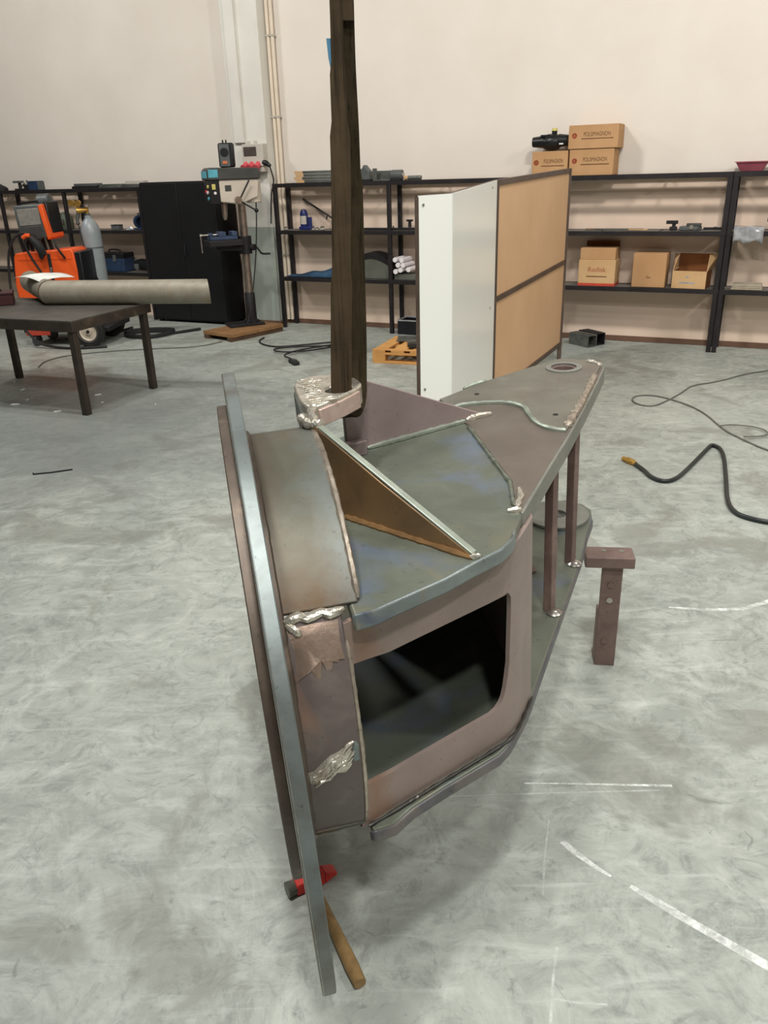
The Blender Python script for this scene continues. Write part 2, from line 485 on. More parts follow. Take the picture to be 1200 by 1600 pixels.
    def plate(self, outer, holes, z0, z1, M=None):
        """flat plate with through holes"""
        bm = bmesh.new()
        es = []
        for lp in [outer] + list(holes):
            vv = [bm.verts.new((x, y, z0)) for x, y in lp]
            es += [bm.edges.new((vv[k], vv[(k + 1) % len(vv)])) for k in range(len(vv))]
        bmesh.ops.triangle_fill(bm, use_beauty=True, use_dissolve=False, edges=es)
        bmesh.ops.dissolve_limit(bm, angle_limit=0.001, verts=[], edges=[])
        ex = bmesh.ops.extrude_face_region(bm, geom=bm.faces[:])
        for g in ex['geom']:
            if isinstance(g, bmesh.types.BMVert):
                g.co.z = z1
        bmesh.ops.recalc_face_normals(bm, faces=bm.faces[:])
        bm.verts.index_update()
        vs = [(M @ v.co) if M else v.co.copy() for v in bm.verts]
        fs = [tuple(v.index for v in f.verts) for f in bm.faces]
        bm.free()
        return self.add(vs, fs)


def obj(name, mb, mat, parent=None, bevel=0.0, ang=38, loc=None, rotz=None, recalc=True):
    me = bpy.data.meshes.new(name)
    me.from_pydata(mb.v, [], mb.f)
    if recalc:
        bm = bmesh.new()
        bm.from_mesh(me)
        bmesh.ops.recalc_face_normals(bm, faces=bm.faces[:])
        bm.to_mesh(me)
        bm.free()
    me.polygons.foreach_set('use_smooth', [True] * len(me.polygons))
    me.set_sharp_from_angle(angle=R(ang))
    me.materials.append(mat)
    o = bpy.data.objects.new(name, me)
    COL.objects.link(o)
    if parent:
        o.parent = parent
    if loc is not None:
        o.location = loc
    if rotz is not None:
        o.rotation_euler = (0, 0, rotz)
    if bevel:
        b = o.modifiers.new('bevel', 'BEVEL')
        b.width = bevel
        b.segments = 2
        b.limit_method = 'ANGLE'
        b.angle_limit = R(35)
    return o


def tag(o, label, cat, group=None):
    o['label'] = label
    o['category'] = cat
    if group:
        o['group'] = group
    return o


def thing(name, label, cat, loc, rotz=0.0, group=None):
    o = bpy.data.objects.new(name, None)
    o.empty_display_size = 0.1
    COL.objects.link(o)
    o.location = loc
    o.rotation_euler = (0, 0, rotz)
    return tag(o, label, cat, group)


def wthing(name, label, cat, s, d, z=0.0, rot=0.0, group=None):
    return thing(name, label, cat, WF(s, d, z), WALL_YAW + rot, group)


def struct(o):
    o['kind'] = 'structure'
    return o


def B(x0, x1, y0, y1, z0, z1):
    return MB().box(x0, x1, y0, y1, z0, z1)


def circ(cx, cy, r, n=32, ph=0.0):
    return [(cx + r * math.cos(2 * math.pi * k / n + ph), cy + r * math.sin(2 * math.pi * k / n + ph)) for k in range(n)]


def rounded(path, seg=6, it=2):
    """Chaikin smoothing of an open path"""
    P = [Vector(p) for p in path]
    for _ in range(it):
        Q = [P[0]]
        for a, b in zip(P, P[1:]):
            Q += [a * 0.75 + b * 0.25, a * 0.25 + b * 0.75]
        Q.append(P[-1])
        P = Q
    return P


def bead_mb(path, r, step=0.008, amp=0.25, n=7):
    """bumpy weld bead swept along a path"""
    P = [Vector(p) for p in path]
    pts, rr = [], []
    for a, b in zip(P, P[1:]):
        L = (b - a).length
        k = max(1, int(L / step))
        for i in range(k):
            pts.append(a.lerp(b, i / k))
    pts.append(P[-1])
    for i in range(len(pts)):
        rr.append(r * (1 + amp * (random.random() * 1.6 - 0.8)))
    rr[0] *= 0.5
    rr[-1] *= 0.5
    return MB().tube(pts, rr, n)


# ================================================================ the setting
S0, S1, D1, HT = -8.5, 10.0, 14.5, 5.5
fl = struct(obj('floor', B(S0, S1, -D1, 0, -0.12, 0.0), M_FLOOR, loc=WF(0, 0), rotz=WALL_YAW))
struct(obj('ceiling', B(S0, S1, -D1, 0, HT, HT + 0.15), M_CEIL, loc=WF(0, 0), rotz=WALL_YAW))
struct(obj('wall_back', B(S0, S1, 0, 0.2, 0, HT), M_WALL, loc=WF(0, 0), rotz=WALL_YAW))
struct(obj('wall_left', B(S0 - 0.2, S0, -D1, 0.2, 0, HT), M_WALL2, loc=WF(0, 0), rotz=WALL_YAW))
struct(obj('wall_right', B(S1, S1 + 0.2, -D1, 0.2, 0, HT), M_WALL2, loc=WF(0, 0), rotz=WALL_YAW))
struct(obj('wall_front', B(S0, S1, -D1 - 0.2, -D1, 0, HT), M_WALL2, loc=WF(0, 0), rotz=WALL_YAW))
struct(obj('baseboard_back', B(-1.22, S1, -0.015, 0.0, 0, 0.055), M_SKIRT, loc=WF(0, 0), rotz=WALL_YAW, bevel=0.003))
# pilaster with a painted lower half, cable trunking and two conduits
pil = struct(obj('trim_1', B(-1.72, -1.24, -0.2, 0, 1.135, HT), M_PIL, loc=WF(0, 0), rotz=WALL_YAW, bevel=0.006))
obj('painted_dado', B(-1.72, -1.24, -0.202, 0, 0, 1.135), M_PILG, pil, bevel=0.006)
obj('pilaster_foot', B(-1.74, -1.22, -0.215, 0, 0, 0.05), M_SKIRT, pil)
trk = struct(obj('trim_2', B(-1.66, -1.52, -0.235, -0.2, 2.05, HT), M_PIL, loc=WF(0, 0), rotz=WALL_YAW, bevel=0.008))
for k, (s_, zb) in enumerate(((-1.207, 0.05), (-1.156, 0.05))):
    cd = tag(obj('conduit_pipe', MB().cyl((0, 0, zb), (0, 0, HT), 0.022, n=12), M_CONDUIT, loc=WF(s_, 0.05), rotz=WALL_YAW),
             ('cream conduit pipe running up the wall right beside the pilaster',
              'cream conduit pipe on the wall, further of the two from the pilaster')[k], 'pipe', 'conduit pipes beside the pilaster')
    for zc in (0.8, 2.3, 3.1):
        obj("pipe_clip", B(-0.0245, 0.0245, -0.026, 0.05, zc, zc + 0.02), M_ELGREY, cd)


# scuffs, chalk lines and the paint stripe on the floor
def mark(path, widths, mat=None):
    vs, fs = [], []
    P = [Vector((x, y, 0)) for x, y in path]
    for i, p in enumerate(P):
        t = (P[min(i + 1, len(P) - 1)] - P[max(i - 1, 0)]).normalized()
        s = Vector((-t.y, t.x, 0))
        wd = widths[i] if isinstance(widths, (list, tuple)) else widths
        vs += [p + s * wd / 2, p - s * wd / 2]
        if i:
            fs.append((2 * i - 2, 2 * i - 1, 2 * i + 1, 2 * i))
    inv = Matrix.Rotation(-WALL_YAW, 4, 'Z') @ Matrix.Translation(-W0)
    vs = [inv @ (v + Vector((0, 0, 0.0008))) for v in vs]
    mb = MB().add(vs, fs)
    return obj('paint_mark', mb, mat or M_MARK, fl, recalc=False)


mark([(0.459, 1.657), (0.49, 1.612), (0.527, 1.566), (0.56, 1.535)], [0.018, 0.02, 0.014, 0.008])
mark([(0.60, 1.502), (0.65, 1.455), (0.692, 1.413), (0.772, 1.339), (0.847, 1.27), (0.93, 1.19)], [0.012, 0.022, 0.024, 0.024, 0.026, 0.022])
mark([(0.393, 1.886), (0.50, 1.880), (0.65, 1.869), (0.829, 1.856)], [0.007, 0.006, 0.008, 0.01])
mark([(0.163, 1.84), (0.40, 1.842), (0.785, 1.839)], 0.006, M_MARKF)
mark([(1.172, 2.893), (1.307, 2.864), (1.464, 2.859), (1.594, 2.915), (1.8, 3.02)], [0.012, 0.02, 0.022, 0.024, 0.02])
mark([(0.44, 1.74), (0.40, 1.60), (0.372, 1.481)], 0.005, M_MARKF)
mark([(0.377, 1.335), (0.35, 1.25), (0.324, 1.151)], 0.006, M_MARKF)
mark([(0.336, 1.209), (0.40, 1.195), (0.459, 1.19)], 0.005, M_MARKF)

# ================================================================ the welded steel bracket
PA = Vector((0.97699, 0.20703, 0.05124))
PV = Vector((-0.20892, 0.97731, 0.03485))
PW = PA.cross(PV).normalized()
PC = Vector((-0.27337, 1.51923, 0.77415))
piece = thing('welded_bracket', 'big bare steel swing bracket with edge-on disc flange hung from olive sling', 'steel bracket', PC)
piece.rotation_mode = 'QUATERNION'
piece.rotation_quaternion = Matrix((PA, PV, PW)).transposed().to_quaternion()
AX = Matrix.Rotation(R(90), 4, 'Y')     # lathe axis -> u axis


def ring_disc(r, u0, u1, cv, cw, ch=0.002, n=96, hole=0.0):
    prof = [(r - ch, u0), (r, u0 + ch), (r, u1 - ch), (r - ch, u1)]
    return MB().lathe(prof, n, Matrix.Translation((0, cv, cw)) @ AX)


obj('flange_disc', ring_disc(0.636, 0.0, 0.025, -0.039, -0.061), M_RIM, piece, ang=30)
obj('edge_highlight', MB().lathe([(0.6315, -0.0006), (0.6345, 0.0008), (0.6365, 0.0034), (0.6350, 0.0034), (0.6315, 0.0012), (0.6315, -0.0006)], 96, Matrix.Translation((0, -0.039, -0.061)) @ AX), M_BEAD, piece, ang=80)  # bright ring paints the chamfer highlight along the disc rim
obj('backing_ring', ring_disc(0.502, -0.020, 0.0, 0.0, 0.0), M_RIM2, piece, ang=30)


def arc_shell(r, th, u0, u1, a0, a1, n=60):
    """curved band about the u axis; angle 0 = -v (towards the viewer), 90 = up"""
    vs, fs = [], []
    for i in range(n + 1):
        a = R(a0 + (a1 - a0) * i / n)
        cv, cw = -math.cos(a), math.sin(a)
        for rr, u in ((r, u0), (r, u1), (r - th, u1), (r - th, u0)):
            vs.append((u, cv * rr, cw * rr))
    for i in range(n):
        o = i * 4
        for k in range(4):
            k2 = (k + 1) % 4
            fs.append((o + k, o + k2, o + 4 + k2, o + 4 + k))
    fs.append((3, 2, 1, 0))
    fs.append((n * 4, n * 4 + 1, n * 4 + 2, n * 4 + 3))
    return MB().add(vs, fs)


DR = 0.434
obj('upper_shell', arc_shell(DR, 0.02, 0.025, 0.166, 36.0, 200), M_SHELL, piece, bevel=0.003)
obj('front_shell', arc_shell(DR, 0.02, 0.025, 0.134, -31.5, 35.0, 40), M_SHELLD, piece, bevel=0.003)


def arc_pts(r, u, a0, a1, n=40):
    return [(u, -math.cos(R(a0 + (a1 - a0) * i / n)) * r, math.sin(R(a0 + (a1 - a0) * i / n)) * r) for i in range(n + 1)]


obj('edge_weld', bead_mb(arc_pts(DR - 0.004, 0.166, 37, 118, 50), 0.0075, 0.012, 0.15), M_BEAD, piece)
obj('edge_weld', bead_mb(arc_pts(DR - 0.003, 0.135, -31, 28, 40), 0.005, 0.012, 0.2), M_BEAD, piece)
# fillet where the shells meet the disc
obj('root_weld', bead_mb(arc_pts(DR + 0.001, 0.030, -31, 150, 90), 0.0085, 0.012, 0.15), M_RIM2, piece)
# lower lip of the front shell
obj('lip_weld', bead_mb([(0.03, -math.cos(R(-31.5)) * DR, math.sin(R(-31.5)) * DR), (0.134, -math.cos(R(-31.5)) * DR, math.sin(R(-31.5)) * DR)], 0.006, 0.01, 0.2), M_SHELL, piece)


def shell_patch(outline, r, lift, step=5):
    """ground patch lying on the drum: outline in (u, angle)"""
    n = len(outline)
    cu = sum(p[0] for p in outline) / n
    ca = sum(p[1] for p in outline) / n
    vs, fs = [], []
    K = 5
    for k in range(K + 1):
        f = k / K
        for (u, a) in outline:
            uu, aa = cu + (u - cu) * f, ca + (a - ca) * f
            rr = r + (lift * (1 - f ** 4) if k < K else -0.001) + (random.random() - 0.5) * lift * 0.8 * (k < K)
            vs.append((uu, -math.cos(R(aa)) * rr, math.sin(R(aa)) * rr))
    for k in range(K):
        for i in range(n):
            i2 = (i + 1) % n
            fs.append((k * n + i, k * n + i2, (k + 1) * n + i2, (k + 1) * n + i))
    return MB().add(vs, fs)


# ochre scorched strip, shining bead and coppery ground band at the seam of the two shells
seam = [(0.036 + 0.104 * i / 8, -math.cos(R(34.4 + (i % 3) * 0.4)) * (DR + 0.001), math.sin(R(34.4 + (i % 3) * 0.4)) * (DR + 0.001)) for i in range(9)]
obj('seam_weld', bead_mb(seam, 0.009, 0.007, 0.10, 9), M_GROUND, piece)
obj('seam_weld', bead_mb([(0.038, -math.cos(R(34)) * DR, math.sin(R(34)) * DR), (0.060, -math.cos(R(31)) * DR, math.sin(R(31)) * DR)], 0.008, 0.006, 0.3, 8), M_GROUND, piece)
obj('ground_patch', shell_patch([(0.032, 33.5), (0.08, 33.8), (0.13, 33.8), (0.131, 24.0), (0.124, 25.5), (0.119, 23.5), (0.112, 25.2), (0.104, 22.2), (0.094, 22.0), (0.088, 24.0), (0.082, 20.6), (0.072, 20.4), (0.066, 22.6), (0.050, 21.4), (0.034, 20.2)], DR, 0.0022), M_COPPER, piece)
obj('ground_patch', shell_patch([(0.036, -6.5), (0.048, -7.6), (0.060, -6.2), (0.074, -6.8), (0.086, -4.6), (0.104, -5.0), (0.118, -2.8), (0.124, 1.5), (0.112, 3.6), (0.096, 2.6), (0.080, 1.8), (0.064, 0.2), (0.046, -2.2), (0.034, -2.6)], DR, 0.003), M_GROUND, piece)
for k in range(4):
    pts_ = []
    for q in range(7):
        u_, a_ = 0.046 + 0.012 * q + 0.004 * (k % 2), -5.2 + 1.15 * q + 1.5 * (k - 1.5) + 0.5 * math.sin(q * 2.1 + k)
        pts_.append((u_, -math.cos(R(a_)) * (DR + 0.0015), math.sin(R(a_)) * (DR + 0.0015)))
    obj('grind_ridge', bead_mb(pts_, 0.0032, 0.006, 0.5), M_GROUND, piece)
obj('blued_spot', shell_patch([(0.116, -2.4), (0.130, -2.0), (0.131, 3.0), (0.124, 4.6), (0.117, 2.0)], DR, 0.0012), M_BLUE, piece)

WT_, WB_ = 0.255, -0.245
# ---- top plate (base layer) and the arm plate lying over it
front_edge = [(0.150, -0.388), (0.191, -0.382), (0.231, -0.364), (0.328, -0.324), (0.393, -0.288), (0.458, -0.256), (0.490, -0.226), (0.512, -0.191), (0.554, -0.124)]
top_poly = front_edge + [(0.575, -0.095), (0.590, 0.029), (0.619, 0.412), (0.60, 0.66), (0.20, 0.43), (0.15, 0.30)]
obj('top_plate', MB().plate(top_poly, [], WT_ - 0.030, WT_ - 0.003), M_GREEN, piece, bevel=0.005)
obj('front_edge_strip', MB().plate([(x, y) for x, y in front_edge[:8]] + [(x - 0.004, y + 0.007) for x, y in reversed(front_edge[:8])], [], WT_ - 0.031, WT_ + 0.0005, Matrix.Translation((0.001, -0.004, 0))), M_BLUE, piece, bevel=0.004)
arm_poly = [(0.556, -0.121), (0.62, -0.03), (0.70, 0.08), (0.819, 0.24), (0.947, 0.422), (1.098, 0.642), (1.170, 0.752), (1.178, 0.79), (1.152, 0.840), (1.106, 0.900), (1.037, 0.882), (0.785, 0.768), (0.60, 0.655), (0.619, 0.412), (0.590, 0.029), (0.552, -0.091)]
obj('arm_plate', MB().plate(arm_poly, [circ(1.052, 0.782, 0.040, 28)], WT_ - 0.046, WT_), M_ARM, piece, bevel=0.004)
side = [(0.552, -0.126), (0.62, -0.032), (0.70, 0.078), (0.819, 0.238), (0.947, 0.420), (1.098, 0.640), (1.172, 0.750)]
obj('arm_side_strip', MB().plate(side + [(x - 0.006, y + 0.004) for x, y in reversed(side)], [], WT_ - 0.050, WT_ + 0.001, Matrix.Translation((0.003, -0.002, 0))), M_ARMSIDE, piece, bevel=0.003)
# doubler around the pin hole with its wavy bead
dcurve = [(0.610, 0.560), (0.646, 0.575), (0.693, 0.572), (0.745, 0.560), (0.783, 0.530), (0.803, 0.482), (0.790, 0.425), (0.782, 0.366), (0.786, 0.320), (0.805, 0.285), (0.828, 0.268)]
dpoly = dcurve + [(0.947, 0.435), (1.095, 0.652), (1.165, 0.758), (1.170, 0.785), (1.148, 0.832), (1.104, 0.892), (1.037, 0.874), (0.785, 0.760), (0.606, 0.650)]
obj('doubler_plate', MB().plate(dpoly, [circ(1.052, 0.782, 0.040, 28)], WT_, WT_ + 0.006), M_DOUB, piece, bevel=0.002)
obj('doubler_weld', bead_mb(rounded([(x, y, WT_ + 0.003) for x, y in dcurve], it=2), 0.0075, 0.010, 0.25), M_GEDGE, piece)
obj('edge_weld', bead_mb([(0.84, 0.292, WT_ + 0.004), (0.947, 0.437, WT_ + 0.005), (1.03, 0.56, WT_ + 0.005), (1.10, 0.665, WT_ + 0.004)], 0.010, 0.010, 0.35), M_BEAD, piece)
obj('edge_weld', bead_mb([(1.165, 0.756, WT_ + 0.004), (1.168, 0.786, WT_ + 0.004), (1.15, 0.825, WT_ + 0.004)], 0.009, 0.008, 0.3), M_GROUND, piece)
obj('edge_weld', bead_mb([(0.70, 0.715, WT_ + 0.004), (0.74, 0.738, WT_ + 0.004), (0.79, 0.758, WT_ + 0.004)], 0.008, 0.008, 0.3), M_GEDGE, piece)
# bored boss in the arm tip
obj('bore_bush', MB().lathe([(0.040, -0.05), (0.056, -0.05), (0.056, 0.0075), (0.040, 0.0085), (0.040, -0.05)], 36, Matrix.Translation((1.052, 0.782, WT_ + 0.002))), M_ARMSIDE, piece)
obj('pin_bore', MB().lathe([(0.0395, -0.045), (0.0395, 0.004), (0.034, 0.002), (0.034, -0.045), (0.0395, -0.045)], 32, Matrix.Translation((1.052, 0.782, WT_))), M_RUST, piece)
for x, y in ((0.718, 0.645), (0.850, 0.385)):
    obj('tapped_hole', MB().lathe([(0.0075, 0.0), (0.0075, 0.0012), (0.0, 0.0012)], 14, Matrix.Translation((x, y, WT_ + 0.0058))), M_BLACKHOLE, piece)
# step weld between base plate and arm plate
obj('step_weld', bead_mb([(0.614, 0.412, WT_ - 0.001), (0.585, 0.029, WT_ - 0.001), (0.549, -0.088, WT_ - 0.001)], 0.005, 0.010, 0.4), M_BEADG, piece)
obj('weld_blob', bead_mb([(0.590, -0.012, WT_ + 0.001), (0.578, -0.052, WT_ + 0.001), (0.552, -0.098, WT_ + 0.001)], 0.007, 0.008, 0.3), M_GROUND, piece)
obj('weld_blob', bead_mb([(0.528, -0.108, WT_), (0.548, -0.112, WT_), (0.556, -0.112, WT_)], 0.008, 0.006, 0.3), M_GROUND, piece)

# ---- bottom plate
bot = [(0.146, -0.380), (0.192, -0.374), (0.234, -0.345), (0.309, -0.312), (0.448, -0.256), (0.478, -0.234), (0.505, -0.205), (0.560, -0.140), (0.745, 0.128), (0.983, 0.472), (1.076, 0.622), (1.132, 0.702), (1.158, 0.765), (1.151, 0.815), (1.110, 0.870), (1.024, 0.860), (0.60, 0.66), (0.20, 0.43), (0.146, 0.30)]
obj('bottom_plate', MB().plate(bot, [circ(1.066, 0.769, 0.030, 20)], WB_ - 0.030, WB_), M_GREEN, piece, bevel=0.004)
obj('bottom_boss', MB().lathe([(0.030, 0), (0.105, 0), (0.105, 0.012), (0.030, 0.012), (0.030, 0)], 40, Matrix.Translation((1.03, 0.755, WB_))), M_ARMSIDE, piece, bevel=0.002)
obj('lower_edge_strip', MB().plate(bot[0:12] + [(x - 0.010, y + 0.008) for x, y in reversed(bot[0:12])], [], WB_ - 0.032, WB_ - 0.004, Matrix.Translation((0.003, -0.003, 0))), M_LOWE, piece, bevel=0.004)

# ---- front wall with the big window
wpath = rounded([(0.128, -0.368), (0.150, -0.358), (0.178, -0.345), (0.215, -0.330), (0.300, -0.294), (0.400, -0.252), (0.455, -0.229), (0.490, -0.212), (0.520, -0.185), (0.548, -0.150), (0.588, -0.096)], it=1)
dense = []
for a, b in zip(wpath, wpath[1:]):
    k = max(1, int((b - a).length / 0.006))
    dense += [a.lerp(b, i / k) for i in range(k)]
dense.append(wpath[-1])


def win(u):
    """window limits (w low, w high) at u, or None"""
    if u > 0.4985:
        return None
    lo = -0.152
    if u > 0.44:
        pts = [(0.44, -0.153), (0.459, -0.147), (0.470, -0.136), (0.479, -0.119), (0.487, -0.08), (0.493, -0.044), (0.4985, 0.105)]
        for (a, la), (b, lb) in zip(pts, pts[1:]):
            if a <= u <= b:
                lo = la + (lb - la) * (u - a) / (b - a)
    if u < 0.20:
        lo = -0.152 + 0.004 * (0.20 - u) / 0.06
    hi = 0.125
    if u > 0.484:
        hi = 0.128 - 0.02 * ((u - 0.484) / 0.0145) ** 2
    if u < 0.215:
        hi = 0.125 + 0.013 * (0.215 - u) / 0.08
    return (lo, hi) if hi > lo + 0.004 else None


vs, fs = [], []
TH = 0.010
nn = len(dense)
rows = []
for i, p in enumerate(dense):
    t = (dense[min(i + 1, nn - 1)] - dense[max(i - 1, 0)]).normalized()
    inn = Vector((-t.y, t.x))
    q = Vector(p[:2]) + inn * TH
    wn = win(p[0]) or (0.0, 0.0)
    lv = (WB_, wn[0], wn[1], WT_ - 0.03)
    rows.append(wn != (0.0, 0.0))
    for (x, y) in (p[:2], q):
        for z_ in lv:
            vs.append((x, y, z_))
for i in range(nn - 1):
    a, b = i * 8, (i + 1) * 8
    op = rows[i] and rows[i + 1]
    for s_ in (0, 4):
        fs.append((a + s_, b + s_, b + s_ + 1, a + s_ + 1))
        if not op:
            fs.append((a + s_ + 1, b + s_ + 1, b + s_ + 2, a + s_ + 2))
        fs.append((a + s_ + 2, b + s_ + 2, b + s_ + 3, a + s_ + 3))
    fs.append((a, a + 4, b + 4, b))
    fs.append((a + 3, b + 3, b + 7, a + 7))
    if op:
        fs.append((a + 1, b + 1, b + 5, a + 5))
        fs.append((a + 2, a + 6, b + 6, b + 2))
    elif rows[i] != rows[i + 1]:
        e = a if rows[i] else b
        fs.append((e + 1, e + 2, e + 6, e + 5))
e = (nn - 1) * 8
fs += [(e, e + 4, e + 5, e + 1), (e + 1, e + 5, e + 6, e + 2), (e + 2, e + 6, e + 7, e + 3)]
obj('front_wall', MB().add(vs, fs), M_FRONT, piece, ang=30)
obj('end_wall', MB().plate([(0.588, -0.096), (0.600, -0.05), (0.620, 0.40), (0.606, 0.40), (0.584, -0.05), (0.576, -0.09)], [], WB_, WT_ - 0.03), M_FRONT, piece)
obj('back_wall', MB().plate([(0.620, 0.40), (0.24, 0.36), (0.24, 0.346), (0.620, 0.386)], [], WB_, WT_ - 0.03), M_FRONT, piece)
obj('base_weld_shade', bead_mb(rounded([(x, y - 0.004, WB_ + 0.003) for x, y in ((0.14, -0.366), (0.178, -0.352), (0.215, -0.336), (0.30, -0.300), (0.455, -0.236), (0.490, -0.218), (0.52, -0.190), (0.588, -0.100))], it=1), 0.0040, 0.009, 0.4), M_GAPSHADE, piece)  # dark bead paints the shadow gap along the wall foot

# ---- gussets
g0, g1, gt = Vector((0.190, 0.026)), Vector((0.403, -0.266)), Vector((0.170, 0.052))
gdir = (g1 - g0).normalized()
gn = Vector((-gdir.y, gdir.x))


def gusset(name, pts, n2, th, mat):
    """pts: (u, v, w) outline in a vertical plane, thickened along n2"""
    vs = [Vector((u, v, w_)) + Vector((n2.x, n2.y, 0)) * s * th / 2 for s in (-1, 1) for u, v, w_ in pts]
    n = len(pts)
    fs = [tuple(reversed(range(n))), tuple(range(n, 2 * n))] + [(k, (k + 1) % n, n + (k + 1) % n, n + k) for k in range(n)]
    return obj(name, MB().add(vs, fs), mat, piece, bevel=0.002)


gusset('front_gusset', [(g1.x, g1.y, WT_ - 0.006), (g1.x, g1.y, WT_ + 0.004), (0.278, -0.096, 0.355), (gt.x, gt.y, 0.446), (gt.x, gt.y, 0.36), (0.205, 0.004, WT_ - 0.006)], gn, 0.016, M_TAN)
obj('gusset_edge', MB().bar((g1.x, g1.y, WT_ + 0.006), (gt.x + 0.001, gt.y, 0.4475), 0.0155, 0.006), M_GEDGE, piece, bevel=0.002)
obj('gusset_weld', bead_mb([(0.212 - 0.010, -0.003 - 0.008, WT_), (g1.x - 0.006, g1.y - 0.006, WT_)], 0.007, 0.010, 0.3), M_OCHRE, piece)
obj('gusset_weld', bead_mb([(g1.x - 0.006, g1.y + 0.008, WT_ + 0.002), (g1.x + 0.004, g1.y - 0.006, WT_ + 0.002), (g1.x - 0.01, g1.y - 0.004, WT_ + 0.002)], 0.006, 0.006, 0.3), M_GROUND, piece)
h0, h1 = Vector((0.275, 0.349)), Vector((0.683, 0.479))
hn = Vector((-(h1 - h0).normalized().y, (h1 - h0).normalized().x))
gusset('rear_gusset', [(0.640, 0.4655, WT_ - 0.006), (0.683, 0.479, WT_ + 0.002), (0.641, 0.4657, 0.278), (0.341, 0.3700, 0.428), (0.275, 0.349, 0.452), (0.275, 0.349, WT_ - 0.006)], hn, 0.014, M_PURP)
obj('gusset_weld', bead_mb([(0.33, 0.357, WT_ + 0.001), (0.62, 0.450, WT_ + 0.001)], 0.0075, 0.010, 0.25), M_GEDGE, piece)
obj('gusset_weld', bead_mb([(0.622, 0.450, WT_ + 0.003), (0.655, 0.462, WT_ + 0.004), (0.700, 0.474, WT_ + 0.003)], 0.009, 0.008, 0.3), M_GROUND, piece)
# little tab at the foot of the rear gusset
obj('tab_plate', MB().plate([(0.262, 0.31), (0.325, 0.325), (0.322, 0.345), (0.258, 0.335)], [], WT_ - 0.004, WT_ + 0.034), M_PURP, piece, bevel=0.004)

# ---- lifting lug on top of the drum
lug = rounded([(0.178, 0.100, 0), (0.159, 0.120, 0), (0.155, 0.20, 0), (0.158, 0.30, 0), (0.185, 0.336, 0), (0.240, 0.338, 0), (0.292, 0.312, 0), (0.308, 0.240, 0), (0.300, 0.205, 0), (0.241, 0.148, 0)], it=1)
lugp = [(p.x, p.y) for p in lug]
LW = 0.465
lugo = obj('lifting_lug', MB().plate(lugp, [circ(0.248, 0.205, 0.030, 28)], LW - 0.046, LW), M_GROUND, piece, bevel=0.008)
obj('lug_foot', MB().plate([(0.150, 0.10), (0.178, 0.095), (0.200, 0.13), (0.215, 0.30), (0.19, 0.33), (0.158, 0.32)], [], 0.37, LW - 0.02), M_SHELL, piece, bevel=0.010)
obj('lug_front_plate', MB().plate([(0.190, 0.104), (0.245, 0.146), (0.296, 0.198), (0.292, 0.206), (0.240, 0.156), (0.186, 0.112)], [], LW - 0.048, LW - 0.010), M_FRONTB, piece, bevel=0.002)
for k in range(12):
    y0 = 0.125 + 0.016 * k
    x0 = 0.163 + 0.012 * random.random()
    if 0.16 < y0 < 0.25:
        L_ = 0.030 + 0.012 * random.random()
    else:
        L_ = 0.045 + 0.03 * random.random()
    a = (x0, y0 + 0.006, LW + 0.0002)
    b = (x0 + L_, y0 - 0.008 + 0.016 * random.random(), LW + 0.0002)
    obj('grind_ridge', bead_mb([a, b], 0.0034, 0.006, 0.5), M_GROUND, lugo)
obj('lug_weld', bead_mb(rounded([(0.150, 0.12, 0.44), (0.155, 0.085, 0.44), (0.166, 0.062, 0.440), (0.185, 0.040, 0.444)], it=2), 0.011, 0.008, 0.25, 9), M_GROUND, piece)
obj('lug_weld', bead_mb(rounded([(0.178, 0.105, LW - 0.004), (0.168, 0.085, LW - 0.006), (0.172, 0.058, 0.448)], it=2), 0.009, 0.008, 0.25, 9), M_GROUND, piece)

# ---- square spacer posts between arm plate and bottom plate
for k, (x, y) in enumerate(((0.775, 0.230), (0.940, 0.457), (0.800, 0.470), (0.700, 0.330))):
    po = obj('spacer_post', MB().box(-0.0125, 0.0125, -0.0125, 0.0125, WB_, WT_ - 0.046, Matrix.Translation((x, y, 0)) @ Matrix.Rotation(R(35), 4, 'Z')), M_RUST, piece, bevel=0.002)
    obj('weld_nut', MB().lathe([(0.020, 0), (0.022, 0.004), (0.014, 0.010), (0.006, 0.012)], 14, Matrix.Translation((x + 0.006, y - 0.018, WB_))), M_SHINY if k < 2 else M_RUST, po)

# ================================================================ sling
sl = thing('lifting_sling', 'worn olive lifting sling looped through the steel lug and running straight up', 'sling', (-0.086, 1.757, 1.20))
O = Vector((-0.086, 1.757, 1.20))


def rel(pts, o):
    return [Vector(p) - o for p in pts]


pl = [(-0.088, 1.752, 1.200), (-0.086, 1.755, 1.282), (-0.078, 1.757, 1.43), (-0.0715, 1.757, 1.56), (-0.0645, 1.757, 1.724), (-0.0635, 1.757, 1.839), (-0.0615, 1.757, 1.937), (-0.060, 1.757, 2.0), (-0.056, 1.757, 2.6), (-0.05, 1.757, 5.47)]
obj('strap', MB().ribbon(rel(rounded(pl, it=2), O), [0.046 if p.z < 1.5 else (0.040 if p.z < 1.78 else (0.031 if p.z < 1.9 else 0.024)) for p in rounded(pl, it=2)], 0.010, (1, 0.15, 0)), M_SLING, sl)
pr = [(-0.088, 1.760, 1.196), (-0.070, 1.80, 1.180), (-0.052, 1.835, 1.205), (-0.050, 1.84, 1.278), (-0.047, 1.835, 1.36), (-0.0455, 1.83, 1.533), (-0.0435, 1.82, 1.663), (-0.0425, 1.80, 1.785), (-0.0445, 1.785, 1.879), (-0.044, 1.775, 1.946), (-0.043, 1.77, 2.01), (-0.04, 1.77, 2.6), (-0.036, 1.77, 5.47)]
obj('strap', MB().ribbon(rel(rounded(pr, it=2), O), [0.040 if p.z < 1.7 else 0.032 for p in rounded(pr, it=2)], 0.010, (1, 0.2, 0)), M_SLINGD, sl)
